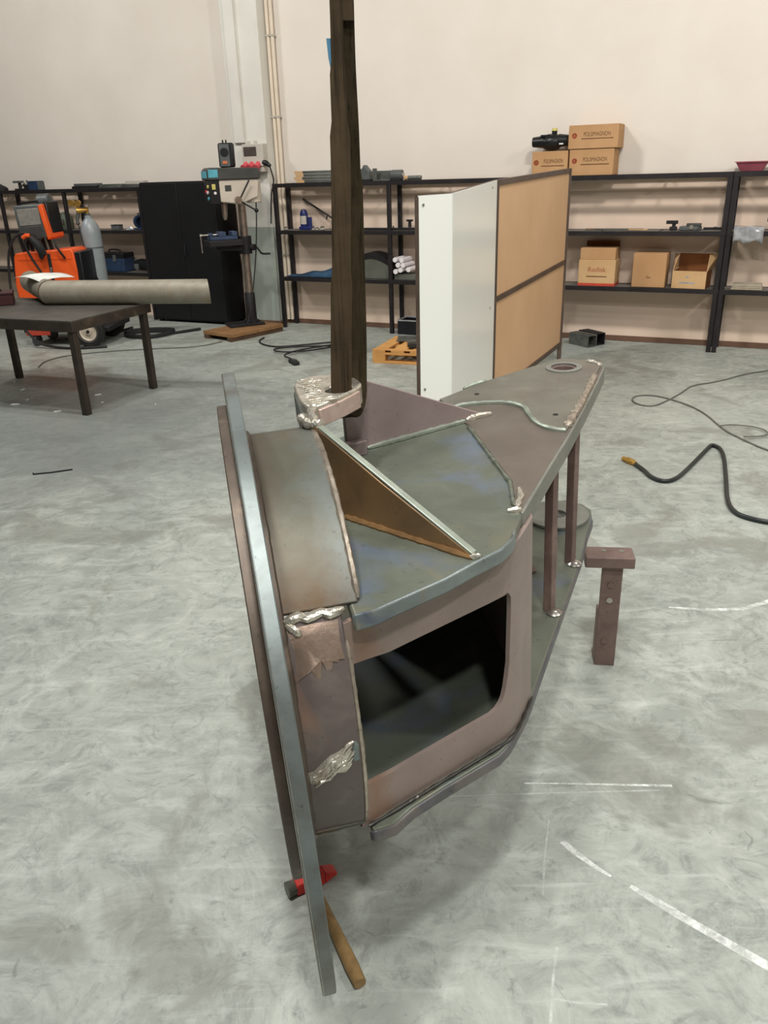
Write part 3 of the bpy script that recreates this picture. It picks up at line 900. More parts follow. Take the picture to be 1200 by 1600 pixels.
obj('stitched_sleeve', MB().ribbon(rel([(-0.046, 1.766, 1.966), (-0.045, 1.765, 2.02), (-0.043, 1.765, 2.25)], O), [0.036, 0.034, 0.034], 0.020, (1, 0.1, 0)), M_SLING, sl)
obj('label_tag', MB().ribbon(rel([(-0.0735, 1.762, 1.880), (-0.0745, 1.764, 1.905), (-0.076, 1.765, 1.938)], O), [0.004, 0.012, 0.014], 0.002, (1, 0.6, 0)), M_TAG, sl)

# ================================================================ hammer under the disc
hd = Vector((0.097, 0.052, 0)).normalized()
hang = math.atan2(hd.y, hd.x)
hm = thing('hammer', 'red headed hammer with a wooden handle lying under the steel disc', 'hammer', (-0.218, 1.535, 0.0), hang)
obj('head', MB().box(-0.046, 0.034, -0.017, 0.017, 0.004, 0.040), M_RED, hm, bevel=0.004)
obj('striking_face', MB().cyl((-0.068, 0, 0.022), (-0.044, 0, 0.022), 0.021, 0.018, 14), M_HSTEEL, hm, bevel=0.002)
obj('peen', MB().add([(0.034, -0.016, 0.005), (0.034, 0.016, 0.005), (0.034, 0.016, 0.039), (0.034, -0.016, 0.039), (0.068, -0.016, 0.018), (0.068, 0.016, 0.018), (0.068, 0.016, 0.025), (0.068, -0.016, 0.025)],
                     [(0, 1, 2, 3), (4, 7, 6, 5), (0, 4, 5, 1), (3, 2, 6, 7), (0, 3, 7, 4), (1, 5, 6, 2)]), M_RED, hm, bevel=0.002)
he = Matrix.Rotation(-hang, 4, 'Z') @ Vector((0.131, -0.290, 0))
hp = [Vector((0, 0, 0.022)).lerp(Vector((he.x, he.y, 0.018)), k / 8) for k in range(9)]
obj('handle', MB().tube(hp, [0.0115, 0.0115, 0.012, 0.013, 0.0145, 0.0155, 0.0165, 0.017, 0.015], 10), M_HWOOD, hm)

# ================================================================ rusty T stand
ts = thing('support_stand', 'small rusty T shaped steel stand with bolt holes beside the bracket', 'stand', (0.795, 2.495, 0), R(-8))
post = obj('post', MB().box(-0.036, 0.036, -0.006, 0.006, 0.0, 0.412), M_RUST, ts, bevel=0.002)
obj('post_flange', MB().box(-0.036, -0.028, 0.006, 0.06, 0.0, 0.22), M_RUST, ts, bevel=0.002)
obj('foot', MB().box(-0.034, 0.034, 0.006, 0.10, 0.0, 0.010), M_RUST, ts, bevel=0.002)
obj('rear_leg', MB().bar((0.02, 0.09, 0.005), (0.0, 0.008, 0.25), 0.02, 0.012), M_RUST, ts)
cb = obj('crossbar', MB().box(-0.098, 0.070, -0.030, 0.062, 0.412, 0.452), M_RUST, ts, bevel=0.003)
for z_ in (0.335, 0.275, 0.105):
    obj('bolt_head', MB().cyl((-0.002 - 0.006 * (z_ < 0.2), -0.011, z_), (-0.002 - 0.006 * (z_ < 0.2), -0.005, z_), 0.011, n=12), M_SHINY if z_ == 0.275 else M_RUST, post)
for x in (-0.030, 0.030):
    obj('bolt_hole', MB().cyl((x, 0.03, 0.451), (x, 0.03, 0.4528), 0.009, n=12), M_ARMSIDE, cb)

# ================================================================ hose and cord on the floor, right
hs = thing('air_hose', 'black rubber hose with a brass end lying on the right side floor', 'hose', (1.52, 4.64, 0))
O = Vector((1.52, 4.64, 0))
hp = [(1.545, 4.60), (1.565, 4.48), (1.565, 4.376), (1.609, 4.289), (1.695, 4.315), (1.87, 4.547), (2.08, 4.842), (2.145, 4.93), (2.165, 4.80), (1.987, 4.318), (1.850, 3.97), (1.825, 3.81), (1.881, 3.726), (1.96, 3.675), (2.3, 3.55), (2.8, 3.5)]
obj('hose', MB().tube(rel(rounded([(x, y, 0.013) for x, y in hp], it=2), O), 0.0125, 10), M_HOSE, hs)
obj('brass_fitting', MB().tube(rel([(1.500, 4.700, 0.016), (1.515, 4.668, 0.016), (1.517, 4.664, 0.016), (1.535, 4.625, 0.016), (1.537, 4.620, 0.016), (1.548, 4.597, 0.014)], O), [0.015, 0.015, 0.020, 0.020, 0.015, 0.0145], 8), M_BRASS, hs)
cp_ = [(3.9, 7.05), (3.396, 6.883), (3.162, 6.794), (2.813, 6.542), (2.571, 6.463), (2.41, 6.234), (2.223, 6.02), (2.064, 5.865), (1.97, 5.93), (1.955, 6.06), (2.02, 6.19), (2.169, 6.203), (2.30, 5.995), (2.379, 5.682), (2.344, 5.242), (2.383, 5.024), (2.442, 4.782), (2.7, 4.3)]
tag(obj('power_cord', MB().tube(rounded([(x, y, 0.006) for x, y in cp_], it=2), 0.006, 8), M_CORD), 'thin grey cord curling across the floor in front of the right shelves', 'cord')
cp2 = [(2.344, 5.30), (2.42, 5.33), (2.572, 5.262), (2.606, 5.142), (2.55, 5.05), (2.40, 5.05)]
tag(obj('power_cord', MB().tube(rounded([(x, y, 0.016) for x, y in cp2], it=2), 0.005, 8), M_CORD), 'short loop of thin grey cord lying over the long cord', 'cord')

# ================================================================ folding screen
scr = thing('folding_screen', 'tall two leaf screen, white board leaf nearest and brown fibreboard leaf behind', 'screen', (0.81, 5.70, 0))
O = Vector((0.81, 5.70, 0))
hb, ht = (0.81, 5.70), None
P_r = (1.722, 7.622)
P_l = (0.207, 4.20)


def v3(p, z):
    return Vector((p[0], p[1], z)) - O


def leaf(name, pa, pb, za, zb, mid, panel_mat, split=None):
    """a framed leaf between two posts; za, zb: (bottom rail, mid rail, top) heights at each post"""
    fr = obj('post', MB().bar(v3(pa, 0), v3(pa, za[2]), 0.035, 0.035, (0, 1, 0)), M_FRAME, scr)
    obj('post', MB().bar(v3(pb, 0), v3(pb, zb[2]), 0.035, 0.035, (0, 1, 0)), M_FRAME, scr)
    for k in ((0, 1, 2) if mid else (0, 2)):
        obj('rail', MB().bar(v3(pa, za[k] - 0.018), v3(pb, zb[k] - 0.018), 0.030, 0.036), M_FRAME, scr)
    return fr


d2 = (Vector(P_r) - Vector(hb)).normalized()
n2 = Vector((-d2.y, d2.x))
leaf('board_leaf', hb, P_r, (0.185, 0.875, 1.632), (0.165, 0.915, 1.683), True, M_WOODB)
for z0a, z0b, z1a, z1b in ((0.17, 0.15, 0.84, 0.88), (0.875, 0.915, 1.60, 1.65)):
    a, b = Vector(hb) + d2 * 0.02, Vector(P_r) - d2 * 0.02
    q = [v3(a, z0a), v3(b, z0b), v3(b, z1b), v3(a, z1a)]
    nv = Vector((n2.x, n2.y, 0))
    vs = [p + nv * 0.004 for p in q] + [p - nv * 0.004 for p in q]
    obj('fibreboard_panel', MB().add(vs, [(0, 1, 2, 3), (7, 6, 5, 4), (0, 4, 5, 1), (1, 5, 6, 2), (2, 6, 7, 3), (3, 7, 4, 0)]), M_WOODB, scr)
Pf = Vector((0.383, 4.355))
Pl, Ph = Vector(P_l), Vector(hb) - Vector((0.016, 0.045))
obj('post', MB().bar(v3(Pl, 0), v3(Pl, 1.582), 0.020, 0.020, (0, 1, 0)), M_FRAME, scr)
obj('post', MB().bar(v3(Ph, 0), v3(Ph, 1.626), 0.030, 0.030, (0, 1, 0)), M_FRAME, scr)
for a, b, za, zb in ((Pl, Pf, 1.588, 1.590), (Pf, Ph, 1.590, 1.629)):
    dd = (b - a).normalized()
    nv = Vector((dd.y, -dd.x, 0))
    q = [v3(a, 0.06) + nv * 0.012, v3(b, 0.08) + nv * 0.012, v3(b, zb) + nv * 0.012, v3(a, za) + nv * 0.012]
    vs = [p + nv * 0.004 for p in q] + [p - nv * 0.004 for p in q]
    obj('white_sheet', MB().add(vs, [(0, 1, 2, 3), (7, 6, 5, 4), (0, 4, 5, 1), (1, 5, 6, 2), (2, 6, 7, 3), (3, 7, 4, 0)]), M_WHITEB, scr)
    obj('rail', MB().bar(v3(a, za - 0.008) - nv * 0.002, v3(b, zb - 0.008) - nv * 0.002, 0.018, 0.020), M_FRAME, scr)
    obj('rail', MB().bar(v3(a, 0.09) - nv * 0.002, v3(b, 0.10) - nv * 0.002, 0.018, 0.030), M_FRAME, scr)
    for f, z_ in ((0.12, 1.545), (0.12, 0.62), (0.86, 1.59), (0.86, 0.84)):
        c_ = a + (b - a) * f
        if (f < 0.5) == (a is Pl):
            obj('rivet', MB().cyl(v3(c_, z_) + nv * 0.016, v3(c_, z_) + nv * 0.020, 0.007, n=10), M_ARMSIDE, scr)
# ================================================================ shelving racks
LV = (1.612, 1.110, 0.590)


def rack(label, s0, s1, posts, d0=0.02, d1=0.34, boards=True):
    t = wthing('shelving_rack', label, 'shelf', s0, 0.0)
    for p in posts:
        for y in (-d1, -d0 - 0.04):
            x = min(max(p - s0, 0.0), s1 - s0 - 0.045)
            obj('post', B(x, x + 0.042, y, y + 0.04, 0, LV[0] - 0.04), M_RACK, t, bevel=0.003)
    for z in LV:
        for y in (-d1 - 0.002, -d0 - 0.03):
            obj('rail', B(0, s1 - s0, y, y + 0.03, z - 0.042, z), M_RACK, t, bevel=0.002)
        pp = sorted(set([s0] + list(posts) + [s1]))
        for a, b in zip(pp, pp[1:]):
            if b - a < 0.3:
                continue
            k = max(1, round((b - a) / 0.6))
            for i in range(k):
                xa, xb = a - s0 + (b - a) * i / k + 0.012, a - s0 + (b - a) * (i + 1) / k - 0.012
                if i == 0:
                    xa += 0.0
                ya, yb = (-d1 + 0.029, -d0 - 0.031) if z < 1.5 else (-0.235, -0.135)
                obj('shelf_board', B(xa, xb, ya, yb, z - 0.016, z - 0.003), M_BOARD, t)
                obj('cross_bar', B(xb, xb + 0.022, -d1 + 0.028, -d0 - 0.03, z - 0.03, z - 0.008), M_RACK, t)
    return t


rack('long black steel shelving rack at the back wall, from the pilaster to behind the screen', -1.12, 3.735, [-1.12, 0.31, 2.05, 3.69])
rack('black steel shelving rack at the right edge of the view', 3.74, 6.6, [3.74, 5.2, 6.56])
rack('black steel shelving rack behind the orange welder on the left', -6.6, -3.06, [-6.6, -5.52, -4.36, -3.10])
TOP, MID, LOW = LV[0] + 0.001, LV[1] + 0.001, LV[2] + 0.001

# ================================================================ black cabinet
cb = wthing('steel_cabinet', 'black two door steel cabinet standing between left rack and drill press', 'cabinet', -2.99, 0.0)
obj('body', B(0, 1.12, -0.40, -0.02, 0.03, 1.665), M_CAB, cb, bevel=0.004)
obj('door', B(0.006, 0.566, -0.42, -0.401, 0.05, 1.65), M_CAB, cb, bevel=0.004)
dr = obj('door', B(0.572, 1.114, -0.42, -0.401, 0.05, 1.65), M_CAB, cb, bevel=0.004)
obj('handle', B(0.59, 0.61, -0.438, -0.42, 0.82, 0.96), M_CASTD, dr, bevel=0.004)
for x in (0.02, 1.05):
    for y in (-0.39, -0.08):
        obj('foot', B(x, x + 0.05, y, y + 0.05, 0, 0.03), M_CAB, cb)


# ================================================================ cardboard boxes
def text_mesh(body, size, mat, parent, loc, rot=(R(90), 0, 0), name='printed_text', sx=1.0):
    cu = bpy.data.curves.new('txt', 'FONT')
    cu.body = body
    cu.size = size
    cu.align_x = 'CENTER'
    cu.align_y = 'CENTER'
    cu.extrude = 0.0004
    tmp = bpy.data.objects.new('txt', cu)
    COL.objects.link(tmp)
    dg = bpy.context.evaluated_depsgraph_get()
    me = bpy.data.meshes.new_from_object(tmp.evaluated_get(dg))
    bpy.data.objects.remove(tmp)
    me.materials.clear()
    me.materials.append(mat)
    o = bpy.data.objects.new(name, me)
    COL.objects.link(o)
    o.parent = parent
    o.location = loc
    o.rotation_euler = rot
    o.scale = (sx, 1, 1)
    return o


def carton(label, s, d, z, wd, dp, ht_, group, mat=None, rot=0.0, pr=True):
    t = wthing('cardboard_box', label, 'box', s, d, z, rot, group)
    obj('carton', B(-wd / 2, wd / 2, -dp / 2, dp / 2, 0, ht_), mat or M_CARD, t, bevel=0.004)
    obj('tape', B(-wd / 2 - 0.0006, wd / 2 + 0.0006, -0.025, 0.025, ht_ - 0.05, ht_ + 0.0008), M_CARD2, t)
    if pr:
        text_mesh('POLSIMAGNON', 0.052, M_PRINT, t, (0.035, -dp / 2 - 0.0006, ht_ * 0.60), sx=0.62 * wd / 0.42)
        obj('printed_line', B(-0.10 * wd / 0.42, 0.17 * wd / 0.42, -dp / 2 - 0.0008, -dp / 2, ht_ * 0.40, ht_ * 0.44), M_PRINT, t)
        obj('printed_emblem', MB().lathe([(0.020, 0), (0.026, 0), (0.026, 0.0006), (0.020, 0.0006), (0.020, 0)], 20, Matrix.Translation((-wd * 0.38, -dp / 2, ht_ * 0.56)) @ Matrix.Rotation(R(90), 4, 'X')), M_PRINTR, t)
        obj('printed_dot', MB().cyl((-wd * 0.38, -dp / 2 - 0.0007, ht_ * 0.56), (-wd * 0.38, -dp / 2, ht_ * 0.56), 0.011, n=12), M_PRINTR, t)
    return t


G = 'cardboard boxes on top of the rack'
carton('cardboard box on the rack top with the black motor on it', 2.055, 0.165, TOP, 0.35, 0.27, 0.225, G)
carton('lower cardboard box of the stack of two on the rack top', 2.455, 0.165, TOP, 0.42, 0.27, 0.232, G)
carton('topmost cardboard box, stacked on another above the rack', 2.462, 0.165, TOP + 0.235, 0.465, 0.29, 0.205, G)
# low shelf boxes
G = 'cardboard boxes on the low shelf'
t = wthing('cardboard_box', 'cardboard box with red bottom stripe and red print on the low shelf', 'box', 2.585, 0.19, LOW, 0.0, G)
obj('carton', B(-0.18, 0.18, -0.125, 0.12, 0, 0.25), M_CARD2, t, bevel=0.004)
obj('lid', B(-0.172, 0.172, -0.120, 0.115, 0.25, 0.36), M_CARD, t, bevel=0.004)
obj('red_band', B(-0.1806, 0.1806, -0.1257, 0.1206, 0.0, 0.026), M_REDBAND, t)
fpp = obj('open_flap', MB().bar((0, 0.115, 0.36), (0, 0.13, 0.41), 0.33, 0.005, (0, 1, 0)), M_CARDIN, t)
text_mesh('Rodisk', 0.065, M_PRINTR, t, (0.0, -0.1258, 0.155), sx=1.0)
obj('printed_line', B(-0.10, 0.10, -0.1257, -0.125, 0.085, 0.095), M_PRINT, t)
t = wthing('cardboard_box', 'plain closed cardboard box, middle of three on the low shelf', 'box', 3.085, 0.19, LOW, 0.0, G)
obj('carton', B(-0.155, 0.155, -0.125, 0.12, 0, 0.315), M_CARD, t, bevel=0.004)
obj('tape', B(-0.1556, 0.1556, -0.02, 0.02, 0.27, 0.3156), M_CARD2, t)
text_mesh('Ran', 0.03, M_PRINT, t, (0.0, -0.1258, 0.095))
t = wthing('cardboard_box', 'open empty cardboard box, rightmost on the low shelf', 'box', 3.47, 0.19, LOW, R(-6), G)
for a in ((-0.155, 0.155, -0.125, -0.119, 0, 0.16), (-0.155, 0.155, 0.119, 0.125, 0, 0.30), (-0.155, -0.149, -0.119, 0.119, 0, 0.16), (0.149, 0.155, -0.119, 0.119, 0, 0.16), (-0.149, 0.149, -0.119, 0.119, 0, 0.006)):
    obj('side_wall', B(*a), M_CARD2 if a[3] < 0 else M_CARDIN, t)
for sx in (-1, 1):
    obj('side_flap', MB().add([(sx * 0.152, -0.12, 0.16), (sx * 0.152, 0.12, 0.16), (sx * 0.20, 0.12, 0.30), (sx * 0.20 - sx * 0.06, 0.02, 0.30), (sx * 0.157, -0.12, 0.16), (sx * 0.157, 0.12, 0.16), (sx * 0.205, 0.12, 0.30), (sx * 0.145, 0.02, 0.30)], [(0, 1, 2, 3), (7, 6, 5, 4), (0, 4, 5, 1), (1, 5, 6, 2), (2, 6, 7, 3), (3, 7, 4, 0)]), M_CARD2, t)
for z_ in (0.045, 0.10):
    obj('clear_tape', B(-0.13 + z_, 0.10 - z_, -0.1262, -0.125, z_, z_ + 0.014), M_WRAP, t)

# black motor on box
t = wthing('angle_grinder', 'black machine with a yellow knob lying on the lower left cardboard box', 'machine', 2.03, 0.165, TOP + 0.233)
obj('body', MB().lathe([(0.0, -0.09), (0.05, -0.085), (0.075, -0.04), (0.078, 0.02), (0.066, 0.07), (0.04, 0.09), (0.0, 0.092)], 20, Matrix.Translation((0.0, 0, 0.073)) @ AX), M_BLACKP, t)
obj('gear_case', MB().cyl((-0.185, 0, 0.08), (-0.07, 0, 0.08), 0.045, 0.058, 16), M_BLACKP, t)
obj('end_cap', MB().cyl((0.07, 0, 0.085), (0.165, 0, 0.085), 0.062, 0.050, 16), M_BLACKP, t, bevel=0.006)
obj('cooling_fins', B(-0.10, 0.0, -0.05, 0.05, 0.12, 0.142), M_BLACKP, t, bevel=0.004)
obj('knob_stem', MB().cyl((0.025, 0, 0.13), (0.025, 0, 0.172), 0.026, n=12), M_BLACKP, t)
obj('yellow_knob', MB().cyl((0.025, 0, 0.172), (0.025, 0, 0.20), 0.030, 0.022, 12), M_YEL, t, bevel=0.004)
obj('bright_label', B(0.09, 0.13, -0.062, -0.056, 0.05, 0.062), M_TUBEW, t)
# tray at right
t = wthing('plastic_tray', 'maroon plastic tray on top of the right rack', 'tray', 3.87, 0.18, TOP)
q0, q1 = [(-0.09, -0.07), (0.09, -0.07), (0.09, 0.07), (-0.09, 0.07)], [(-0.135, -0.11), (0.135, -0.11), (0.135, 0.11), (-0.135, 0.11)]
vs = [(x, y, 0) for x, y in q0] + [(x, y, 0.078) for x, y in q1] + [(x * 0.95, y * 0.95, 0.078) for x, y in q1] + [(x * 0.95, y * 0.95, 0.005) for x, y in q0]
fs = [(3, 2, 1, 0)] + [(k, (k + 1) % 4, 4 + (k + 1) % 4, 4 + k) for k in range(4)] + [(4 + k, 4 + (k + 1) % 4, 8 + (k + 1) % 4, 8 + k) for k in range(4)] + [(8 + k, 8 + (k + 1) % 4, 12 + (k + 1) % 4, 12 + k) for k in range(4)] + [(12, 13, 14, 15)]
obj('basin', MB().add(vs, fs), M_TRAY, t, bevel=0.004)
obj('rim_lip', MB().plate([(-0.142, -0.117), (0.142, -0.117), (0.142, 0.117), (-0.142, 0.117)], [[(-0.13, -0.105), (0.13, -0.105), (0.13, 0.105), (-0.13, 0.105)]], 0.074, 0.082), M_TRAY, t)

# wrapped package hanging over the right mid shelf edge
vs, fs = [], []
for i in range(9):
    for j in range(7):
        u, v = i / 8, j / 6
        yb = -0.16 + 0.23 * (1 - v) if v > 0.35 else -0.013 + 0.0 * v
        z_ = 0.03 - 0.0 * v if v < 0.35 else 0.03 - (v - 0.35) * 0.2
        vs.append((u * 0.25 - 0.125, -0.06 - 0.16 * min(v / 0.4, 1) - 0.008 * math.sin(u * 19 + v * 7), z_ + 0.012 * math.sin(u * 11 + j) * (0.3 + v)))
for i in range(8):
    for j in range(6):
        a = i * 7 + j
        fs.append((a, a + 1, a + 8, a + 7))
mbp = MB().add(vs, fs)
bag = tag(obj('plastic_bag', mbp, M_WRAP, loc=WF(3.925, 0.16, MID + 0.010), rotz=WALL_YAW, recalc=False), 'crumpled silver plastic bag drooping over the right mid shelf edge', 'bag')
so = bag.modifiers.new('solid', 'SOLIDIFY')
so.thickness = 0.006
# stack of papers right low shelf
t = wthing('paper_stack', 'flat stack of beige folders on the right low shelf', 'papers', 3.97, 0.2, LOW)
for k in range(3):
    obj('folder', B(-0.135 + 0.006 * k, 0.135 - 0.004 * k, -0.10, 0.10, 0.016 * k, 0.016 * k + 0.014), M_BEIGE, t, bevel=0.002)

# ---- tools on the mid shelf, right
t = wthing('clamp', 'small dark clamp standing on the mid shelf above the cardboard boxes', 'tool', 3.24, 0.18, MID)
obj('base', B(-0.02, 0.045, -0.03, 0.03, 0, 0.03), M_CASTD, t, bevel=0.004)
obj('jaw', B(-0.055, 0.05, -0.025, 0.025, 0.055, 0.085), M_CASTD, t, bevel=0.004)
obj('neck', B(0.0, 0.03, -0.02, 0.02, 0.02, 0.06), M_CASTD, t)
t = wthing('metal_tray', 'flat grey metal part with a shiny boss on the mid shelf', 'part', 3.41, 0.18, MID)
obj('slab', MB().prism([(-0.10, -0.06), (0.06, -0.07), (0.10, 0.0), (0.06, 0.06), (-0.09, 0.05)], 0, 0.035), M_GREYT, t, bevel=0.005)
obj('cap', B(-0.04, 0.09, -0.04, 0.04, 0.035, 0.06), M_DKGREY, t, bevel=0.006)
obj('boss', MB().cyl((0.01, -0.075, 0.03), (0.01, -0.055, 0.03), 0.020, n=12), M_SHINY, t)
t = wthing('steel_rod', 'dark rod lying on the mid shelf near the double rack post', 'rod', 3.59, 0.16, MID)
obj('shaft', MB().cyl((-0.07, 0, 0.012), (0.10, 0.02, 0.012), 0.011, n=10), M_CASTD, t)
obj('collar', MB().cyl((0.02, 0.01, 0.014), (0.05, 0.014, 0.014), 0.0135, n=10), M_CASTD, t)
t = wthing('flat_bar', 'long thin steel strip lying on the mid shelf right of the screen', 'bar', 2.72, 0.16, MID)
obj('strip', B(-0.30, 0.25, -0.03, 0.02, 0, 0.012), M_GUN, t)
obj('end_piece', B(0.12, 0.30, -0.05, -0.034, 0, 0.01), M_CARD2, t)
t = wthing('hand_drill', 'dark power tool at the right edge on the mid shelf', 'tool', 4.22, 0.16, MID)
obj('body', B(-0.09, 0.08, -0.04, 0.04, 0.05, 0.13), M_BLACKP, t, bevel=0.015)
obj('grip', B(0.0, 0.05, -0.03, 0.03, 0.0, 0.06), M_BLACKP, t, bevel=0.01)
obj('nose', MB().cyl((-0.16, 0, 0.09), (-0.085, 0, 0.09), 0.018, 0.03, 12), M_DKGREY, t)

# ---- things on the long rack left of the screen, top
G = 'flat bars stacked on the rack top'
for k in range(4):
    t = wthing('flat_bar', ('lowest', 'second lowest', 'second from top', 'topmost')[k] + ' flat steel bar of the pile on the rack top beside the sling', 'bar', -0.60 + (0.012, -0.012, 0.006, -0.004)[k], 0.18, TOP + 0.031 * k, 0, G)
    obj('bar', B(-0.27, 0.30, -0.05, 0.05, 0, 0.029), M_GUN, t, bevel=0.003)
    obj('rusty_end', B(-0.272 - 0.004 * (k % 2), -0.17, -0.051, 0.051, 0.0005, 0.0288), M_CARD2, t)
t = wthing('machine_part', 'dark lumpy casting on the rack top right of the sling', 'part', 0.0, 0.18, TOP)
obj('casting', MB().prism([(-0.10, 0), (0.06, 0), (0.055, 0.10), (0.02, 0.13), (-0.01, 0.165), (-0.03, 0.125), (-0.10, 0.12)], -0.05, 0.05, Matrix.Rotation(R(90), 4, 'X')), M_GREYT, t, bevel=0.008)
obj('flange', B(-0.11, 0.075, -0.06, 0.06, 0, 0.02), M_CASTD, t, bevel=0.004)
t = wthing('steel_channel', 'grey steel channel offcut lying on the rack top', 'offcut', 0.20, 0.18, TOP)
obj('web', B(-0.10, 0.10, -0.05, 0.05, 0, 0.012), M_GUN, t, bevel=0.002)
obj('leg', B(-0.10, -0.05, -0.05, -0.035, 0.012, 0.125), M_GUN, t, bevel=0.002)
obj('leg', B(-0.10, 0.10, 0.035, 0.05, 0.012, 0.10), M_GUN, t, bevel=0.002)
t = wthing('motor_block', 'grey cylindrical motor part on the rack top, left of screen', 'part', 0.345, 0.18, TOP)
obj('barrel', MB().cyl((-0.04, 0, 0.055), (0.09, 0, 0.055), 0.05, n=16), M_GREYT, t, bevel=0.006)
obj('base', B(-0.04, 0.08, -0.045, 0.045, 0, 0.02), M_CASTD, t, bevel=0.003)
obj('end_ring', MB().cyl((0.09, 0, 0.055), (0.10, 0, 0.055), 0.030, n=14), M_SHINY, t)
t = wthing('pipe_offcut', 'low pale pipe offcut on the rack top nearest the screen', 'offcut', 0.55, 0.18, TOP)
obj('tube', MB().cyl((-0.09, 0, 0.022), (0.10, 0.0, 0.022), 0.022, n=12), M_GUN, t)
obj('pale_end', MB().cyl((-0.092, 0, 0.022), (-0.05, 0, 0.022), 0.0225, n=12), M_CARD2, t)
# mid shelf
t = wthing('bottle_jack', 'blue hydraulic bottle jack on the mid shelf left of the sling', 'jack', -0.80, 0.17, MID)
obj('base', B(-0.075, 0.075, -0.05, 0.05, 0, 0.035), M_BLUEJ, t, bevel=0.006)
obj('ram_body', MB().lathe([(0.044, 0.035), (0.046, 0.05), (0.046, 0.17), (0.040, 0.19), (0.030, 0.215), (0.0, 0.222)], 18, Matrix.Translation((-0.028, 0, 0))), M_BLUEJ, t)
obj('label', MB().cyl((-0.028, -0.004, 0.06), (-0.028, -0.004, 0.15), 0.0445, n=18), M_ELGREY, t)
obj('pump', MB().cyl((0.05, 0, 0.03), (0.05, 0, 0.135), 0.024, n=12), M_BLUEJ, t)
t = wthing('jack_handle', 'dark rod leaning diagonally against the wall above the bottle jack', 'rod', -0.70, 0.09, MID)
obj('rod', MB().cyl((-0.205, 0.055, 0.325), (0.42, -0.05, 0.012), 0.012, n=8), M_RACK, t)
obj('hook', MB().cyl((0.14, -0.01, 0.152), (0.135, -0.02, 0.105), 0.009, n=8), M_RACK, t)
G = 'small shiny fittings on the mid shelf'
for k, (s_, r_) in enumerate(((-1.03, 0.022), (-0.665, 0.018), (-0.615, 0.018), (-0.545, 0.026))):
    t = wthing('pipe_fitting', ('small shiny fitting on the mid shelf close to the left rack post', 'small shiny fitting just right of the blue bottle jack', 'small shiny fitting, middle of three beside the bottle jack', 'larger shiny fitting on the mid shelf nearest the sling')[k], 'fitting', s_, 0.25, MID, 0, G)
    obj('fitting_body', MB().lathe([(r_ * 0.8, 0), (r_, 0.005), (r_, r_ * 1.3), (r_ * 0.6, r_ * 1.7)], 12), M_SHINY, t)
    obj('fitting_nut', MB().lathe([(r_ * 1.15, r_ * 0.3), (r_ * 1.15, r_ * 0.8)], 6), M_ELGREY, t)
G = 'dark bars on the mid shelf'
for k, (s_, y_, L_) in enumerate(((0.10, 0.24, 0.46), (0.16, 0.20, 0.38), (0.56, 0.22, 0.44), (0.60, 0.16, 0.36))):
    t = wthing('flat_bar', ('dark steel bar at the mid shelf front edge right of the sling', 'dark steel bar behind another one, right of the sling', 'dark steel bar at the mid shelf front edge left of the screen', 'dark steel bar behind another one, left of the screen')[k], 'bar', s_, y_, MID, 0, G)
    obj('bar', B(-L_ / 2, L_ / 2, -0.014, 0.014, 0, 0.022), M_GUN if k % 2 else M_CASTD, t, bevel=0.002)
    obj('bolt', MB().cyl((L_ / 2 - 0.03, 0, 0.022), (L_ / 2 - 0.03, 0, 0.04), 0.009, n=8), M_CASTD, t)
t = wthing('grease_gun', 'small dark fitting standing on the mid shelf behind the rack post', 'fitting', 0.47, 0.09, MID)
obj('stem', MB().cyl((0, 0, 0), (0, 0, 0.08), 0.018, n=10), M_CASTD, t)
obj('top', B(-0.035, 0.035, -0.02, 0.02, 0.08, 0.10), M_CASTD, t, bevel=0.004)
# low shelf
vs, fs = [], []
for i in range(13):
    for j in range(7):
        u, v = i / 12, j / 6
        h = 0.012 + 0.12 * max(0, u - 0.15) * (1 - abs(v - 0.5) * 1.5) + 0.012 * math.sin(u * 13 + v * 5)
        vs.append((u * 0.68 - 0.34, -0.12 + v * 0.24, max(0.006, h) if 0 < j < 6 and 0 < i < 12 else 0.003))
for i in range(12):
    for j in range(6):
        a = i * 7 + j
        fs.append((a, a + 7, a + 8, a + 1))
ct = tag(obj('work_cloth', MB().add(vs, fs), M_CLOTH, loc=WF(-0.70, 0.18, LOW), rotz=WALL_YAW, recalc=False), 'crumpled blue cloth lying on the low shelf left of the sling', 'cloth')
so = ct.modifiers.new('solid', 'SOLIDIFY')
so.thickness = 0.004
so.offset = 1
t = wthing('curved_sheet', 'dark arched grey sheet metal piece on the low shelf right of the sling', 'sheet metal', 0.08, 0.18, LOW)
arc = [(-0.24 + 0.46 * k / 10, 0.16 + 0.12 * math.sin(math.pi * (k + 1) / 12)) for k in range(11)]
obj('drum_side', MB().prism([(-0.24, 0.0), (0.22, 0.0)] + [(x, z) for x, z in reversed(arc)], -0.09, 0.09, Matrix.Rotation(R(90), 4, 'X')), M_DRUM, t, bevel=0.006)
obj('black_rim', MB().add([(x * 1.01, y, z + o) for x, z in arc for y, o in ((-0.102, -0.055), (-0.102, 0.004), (0.10, 0.006), (0.10, -0.05))], [(i * 4 + k, i * 4 + (k + 1) % 4, i * 4 + 4 + (k + 1) % 4, i * 4 + 4 + k) for i in range(10) for k in range(4)] + [(0, 1, 2, 3), (43, 42, 41, 40)]), M_RACK, t)
G = 'white tubes on the low shelf'
tl = (('white tube lying lowest left on the low shelf by the rack post', 0.390, 0.09), ('white tube lying lowest, between two others on the low shelf', 0.450, 0.108), ('white tube lying at the right of the white tube pile', 0.545, 0.115),
      ('white tube in the middle row of the pile, left', 0.420, 0.160), ('white tube in the middle row of the pile, right', 0.480, 0.158), ('topmost white tube of the pile on the low shelf', 0.465, 0.212), ('single bright tube apart, left above the white tube pile', 0.386, 0.215))
